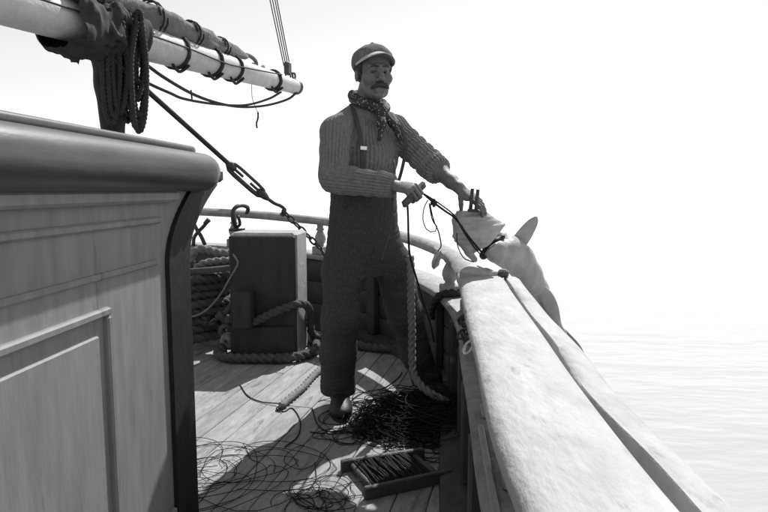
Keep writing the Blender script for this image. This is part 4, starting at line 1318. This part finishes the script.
fsx.put(wedge, (.3, 2.3, .6), (.80, 2.90, 1.05), .008, True)
solid("body", fsx, M_SHARK, shark)
del fsx
fmo = Field(V3(P(476, 264, 2.72)) - .05, V3(P(512, 228, 2.86)) + .05, .005)
fmo.chain([P(483.5, 255.5, 2.785), P(489, 249, 2.79), P(496, 243, 2.80), P(502.5, 237, 2.81)], [.020, .023, .021, .013], .02)
solid("mouth", fmo, M_MOUTH, shark)
def fin(pix, th, m, name, par=shark):
    """pix: leaf outline from root to tip as centre points with half-widths"""
    q = np.array([list(tuple(p)) + [w_] for p, w_ in pix], float)
    c4 = spline(q, 40); sel = np.unique(np.concatenate([np.linspace(0, 39, 14).astype(int), np.arange(32, 40)])); c = c4[sel, :3]; wd = np.maximum(c4[sel, 3], .001); nn = len(sel)
    t = np.gradient(c, axis=0); t /= np.linalg.norm(t, axis=1)[:, None]
    vw = np.array([0, -1.0, .1]); V, F = [], []; k = 12
    for i in range(nn):
        sdv = np.cross(t[i], vw); sdv /= np.linalg.norm(sdv); nv = np.cross(sdv, t[i])
        for j in range(k):
            a = 2 * PI * j / k
            V.append(c[i] + sdv * wd[i] * math.cos(a) + nv * th * (1 - .6 * i / (nn - 1)) * math.sin(a))
    for i in range(nn - 1):
        for j in range(k):
            j2 = (j + 1) % k; F.append((i * k + j, i * k + j2, (i + 1) * k + j2, (i + 1) * k + j))
    F += [tuple(range(k - 1, -1, -1)), tuple((nn - 1) * k + j for j in range(k))]
    return obj(name, (V, F), m, par)
fin([(P(513, 250, 2.89), .040), (P(518.5, 243, 2.89), .039), (P(523.5, 236, 2.88), .037), (P(528, 229.5, 2.88), .033), (P(532, 224, 2.88), .027), (P(534.8, 220, 2.88), .019), (P(536.3, 217.4, 2.88), .009), (P(536.8, 216.4, 2.88), .002)], .009, M_SHARK, "pectoral_fin")
fin([(P(538, 286, 2.88), .022), (P(545, 295, 2.86), .034), (P(551, 306, 2.85), .034), (P(556, 318, 2.85), .022), (P(559, 327, 2.85), .004)], .010, M_SHARK, "pelvic_fin")
fin([(S7 + Vector((0, 0, .03)), .02), (S7 + Vector((-.07, .02, -.08)), .035), (S7 + Vector((-.12, .03, -.17)), .005)], .010, M_SHARKD, "tail_fin")
fin([(S7 + Vector((0, 0, .03)), .02), (S7 + Vector((.08, .02, -.09)), .04), (S7 + Vector((.15, .03, -.22)), .005)], .010, M_SHARKD, "tail_fin")

# lines in the air
HR_ = R_WR + Fh * .10
def air(pix, Y, r, label, m=M_LINE, name="hand_line"):
    return tagobj(name, line([P(u, v, y) for (u, v), y in zip(pix, Y)], r, seg=6), m, label, "line")
air([(424, 194), (433, 202), (445, 211), (456, 219), (468, 236), (484, 255)], (2.50, 2.53, 2.58, 2.62, 2.645, 2.69), .0048, "dark doubled line stretched from the man's fist to the shark's mouth")
air([(426, 195), (440, 204), (455, 216), (462, 229), (474, 247), (484, 258)], (2.49, 2.53, 2.58, 2.62, 2.65, 2.69), .0032, "thinner line beside the doubled one, sagging over the snout")
air([(428, 200), (424, 208), (423, 220), (427, 230), (434, 232), (437, 228), (436, 224), (433, 222), (431, 215), (429, 203)], (2.5,) * 10, .0026, "thin loop of line dangling under the stretched line")
air([(430, 204), (432, 214), (435, 224), (438, 230), (440, 238), (441, 246), (438, 251)], (2.5, 2.5, 2.5, 2.5, 2.55, 2.7, 2.9), .003, "thin line dropping from the loop to the stern rail")
air([(457, 233), (457, 243), (460, 252), (465, 259), (474, 262)], (2.63, 2.63, 2.64, 2.66, 2.68), .0026, "thin line hanging in a curve left of the snout")
air([(407, 198), (408, 215), (408.5, 236), (410, 256), (416, 277), (423, 300), (430, 322), (434, 342)], (2.5, 2.53, 2.58, 2.62, 2.7, 2.78, 2.84, 2.88), .0052, "dark line hanging from the man's fist down past his thigh")
air([(394, 160), (395, 175), (393, 200), (391, 225), (386, 245), (381, 262)], (2.74, 2.70, 2.72, 2.74, 2.77, 2.79), .0042, "line hanging from the man's brace down his trouser front", M_ROPE)
mk = thing("line_knot", "dark knot midway along the line from fist to shark", "knot", P(434, 203, 2.49))
obj("knot", merge(torus(P(433, 202, 2.49), .010, .006, (1, .3, -.6), 12, 7), torus(P(435, 204, 2.49), .010, .006, (1, -.3, -.6), 12, 7)), M_LINE, mk)
# bound rope hanging beside the leg
tagobj("bound_rope", rope([P(410, 256, 2.80), P(411, 275, 2.81), P(411, 300, 2.83), P(412, 330, 2.84), P(412, 352, 2.83), P(413, 370, 2.81), P(418, 382, 2.77), P(426, 390, 2.74), P(437, 397, 2.72), P(448, 402, 2.72)], .018, pitch=.10, depth=.5), M_ROPEL,
       "rope with bulging turns hanging beside the man's far leg into the line heap", "rope")
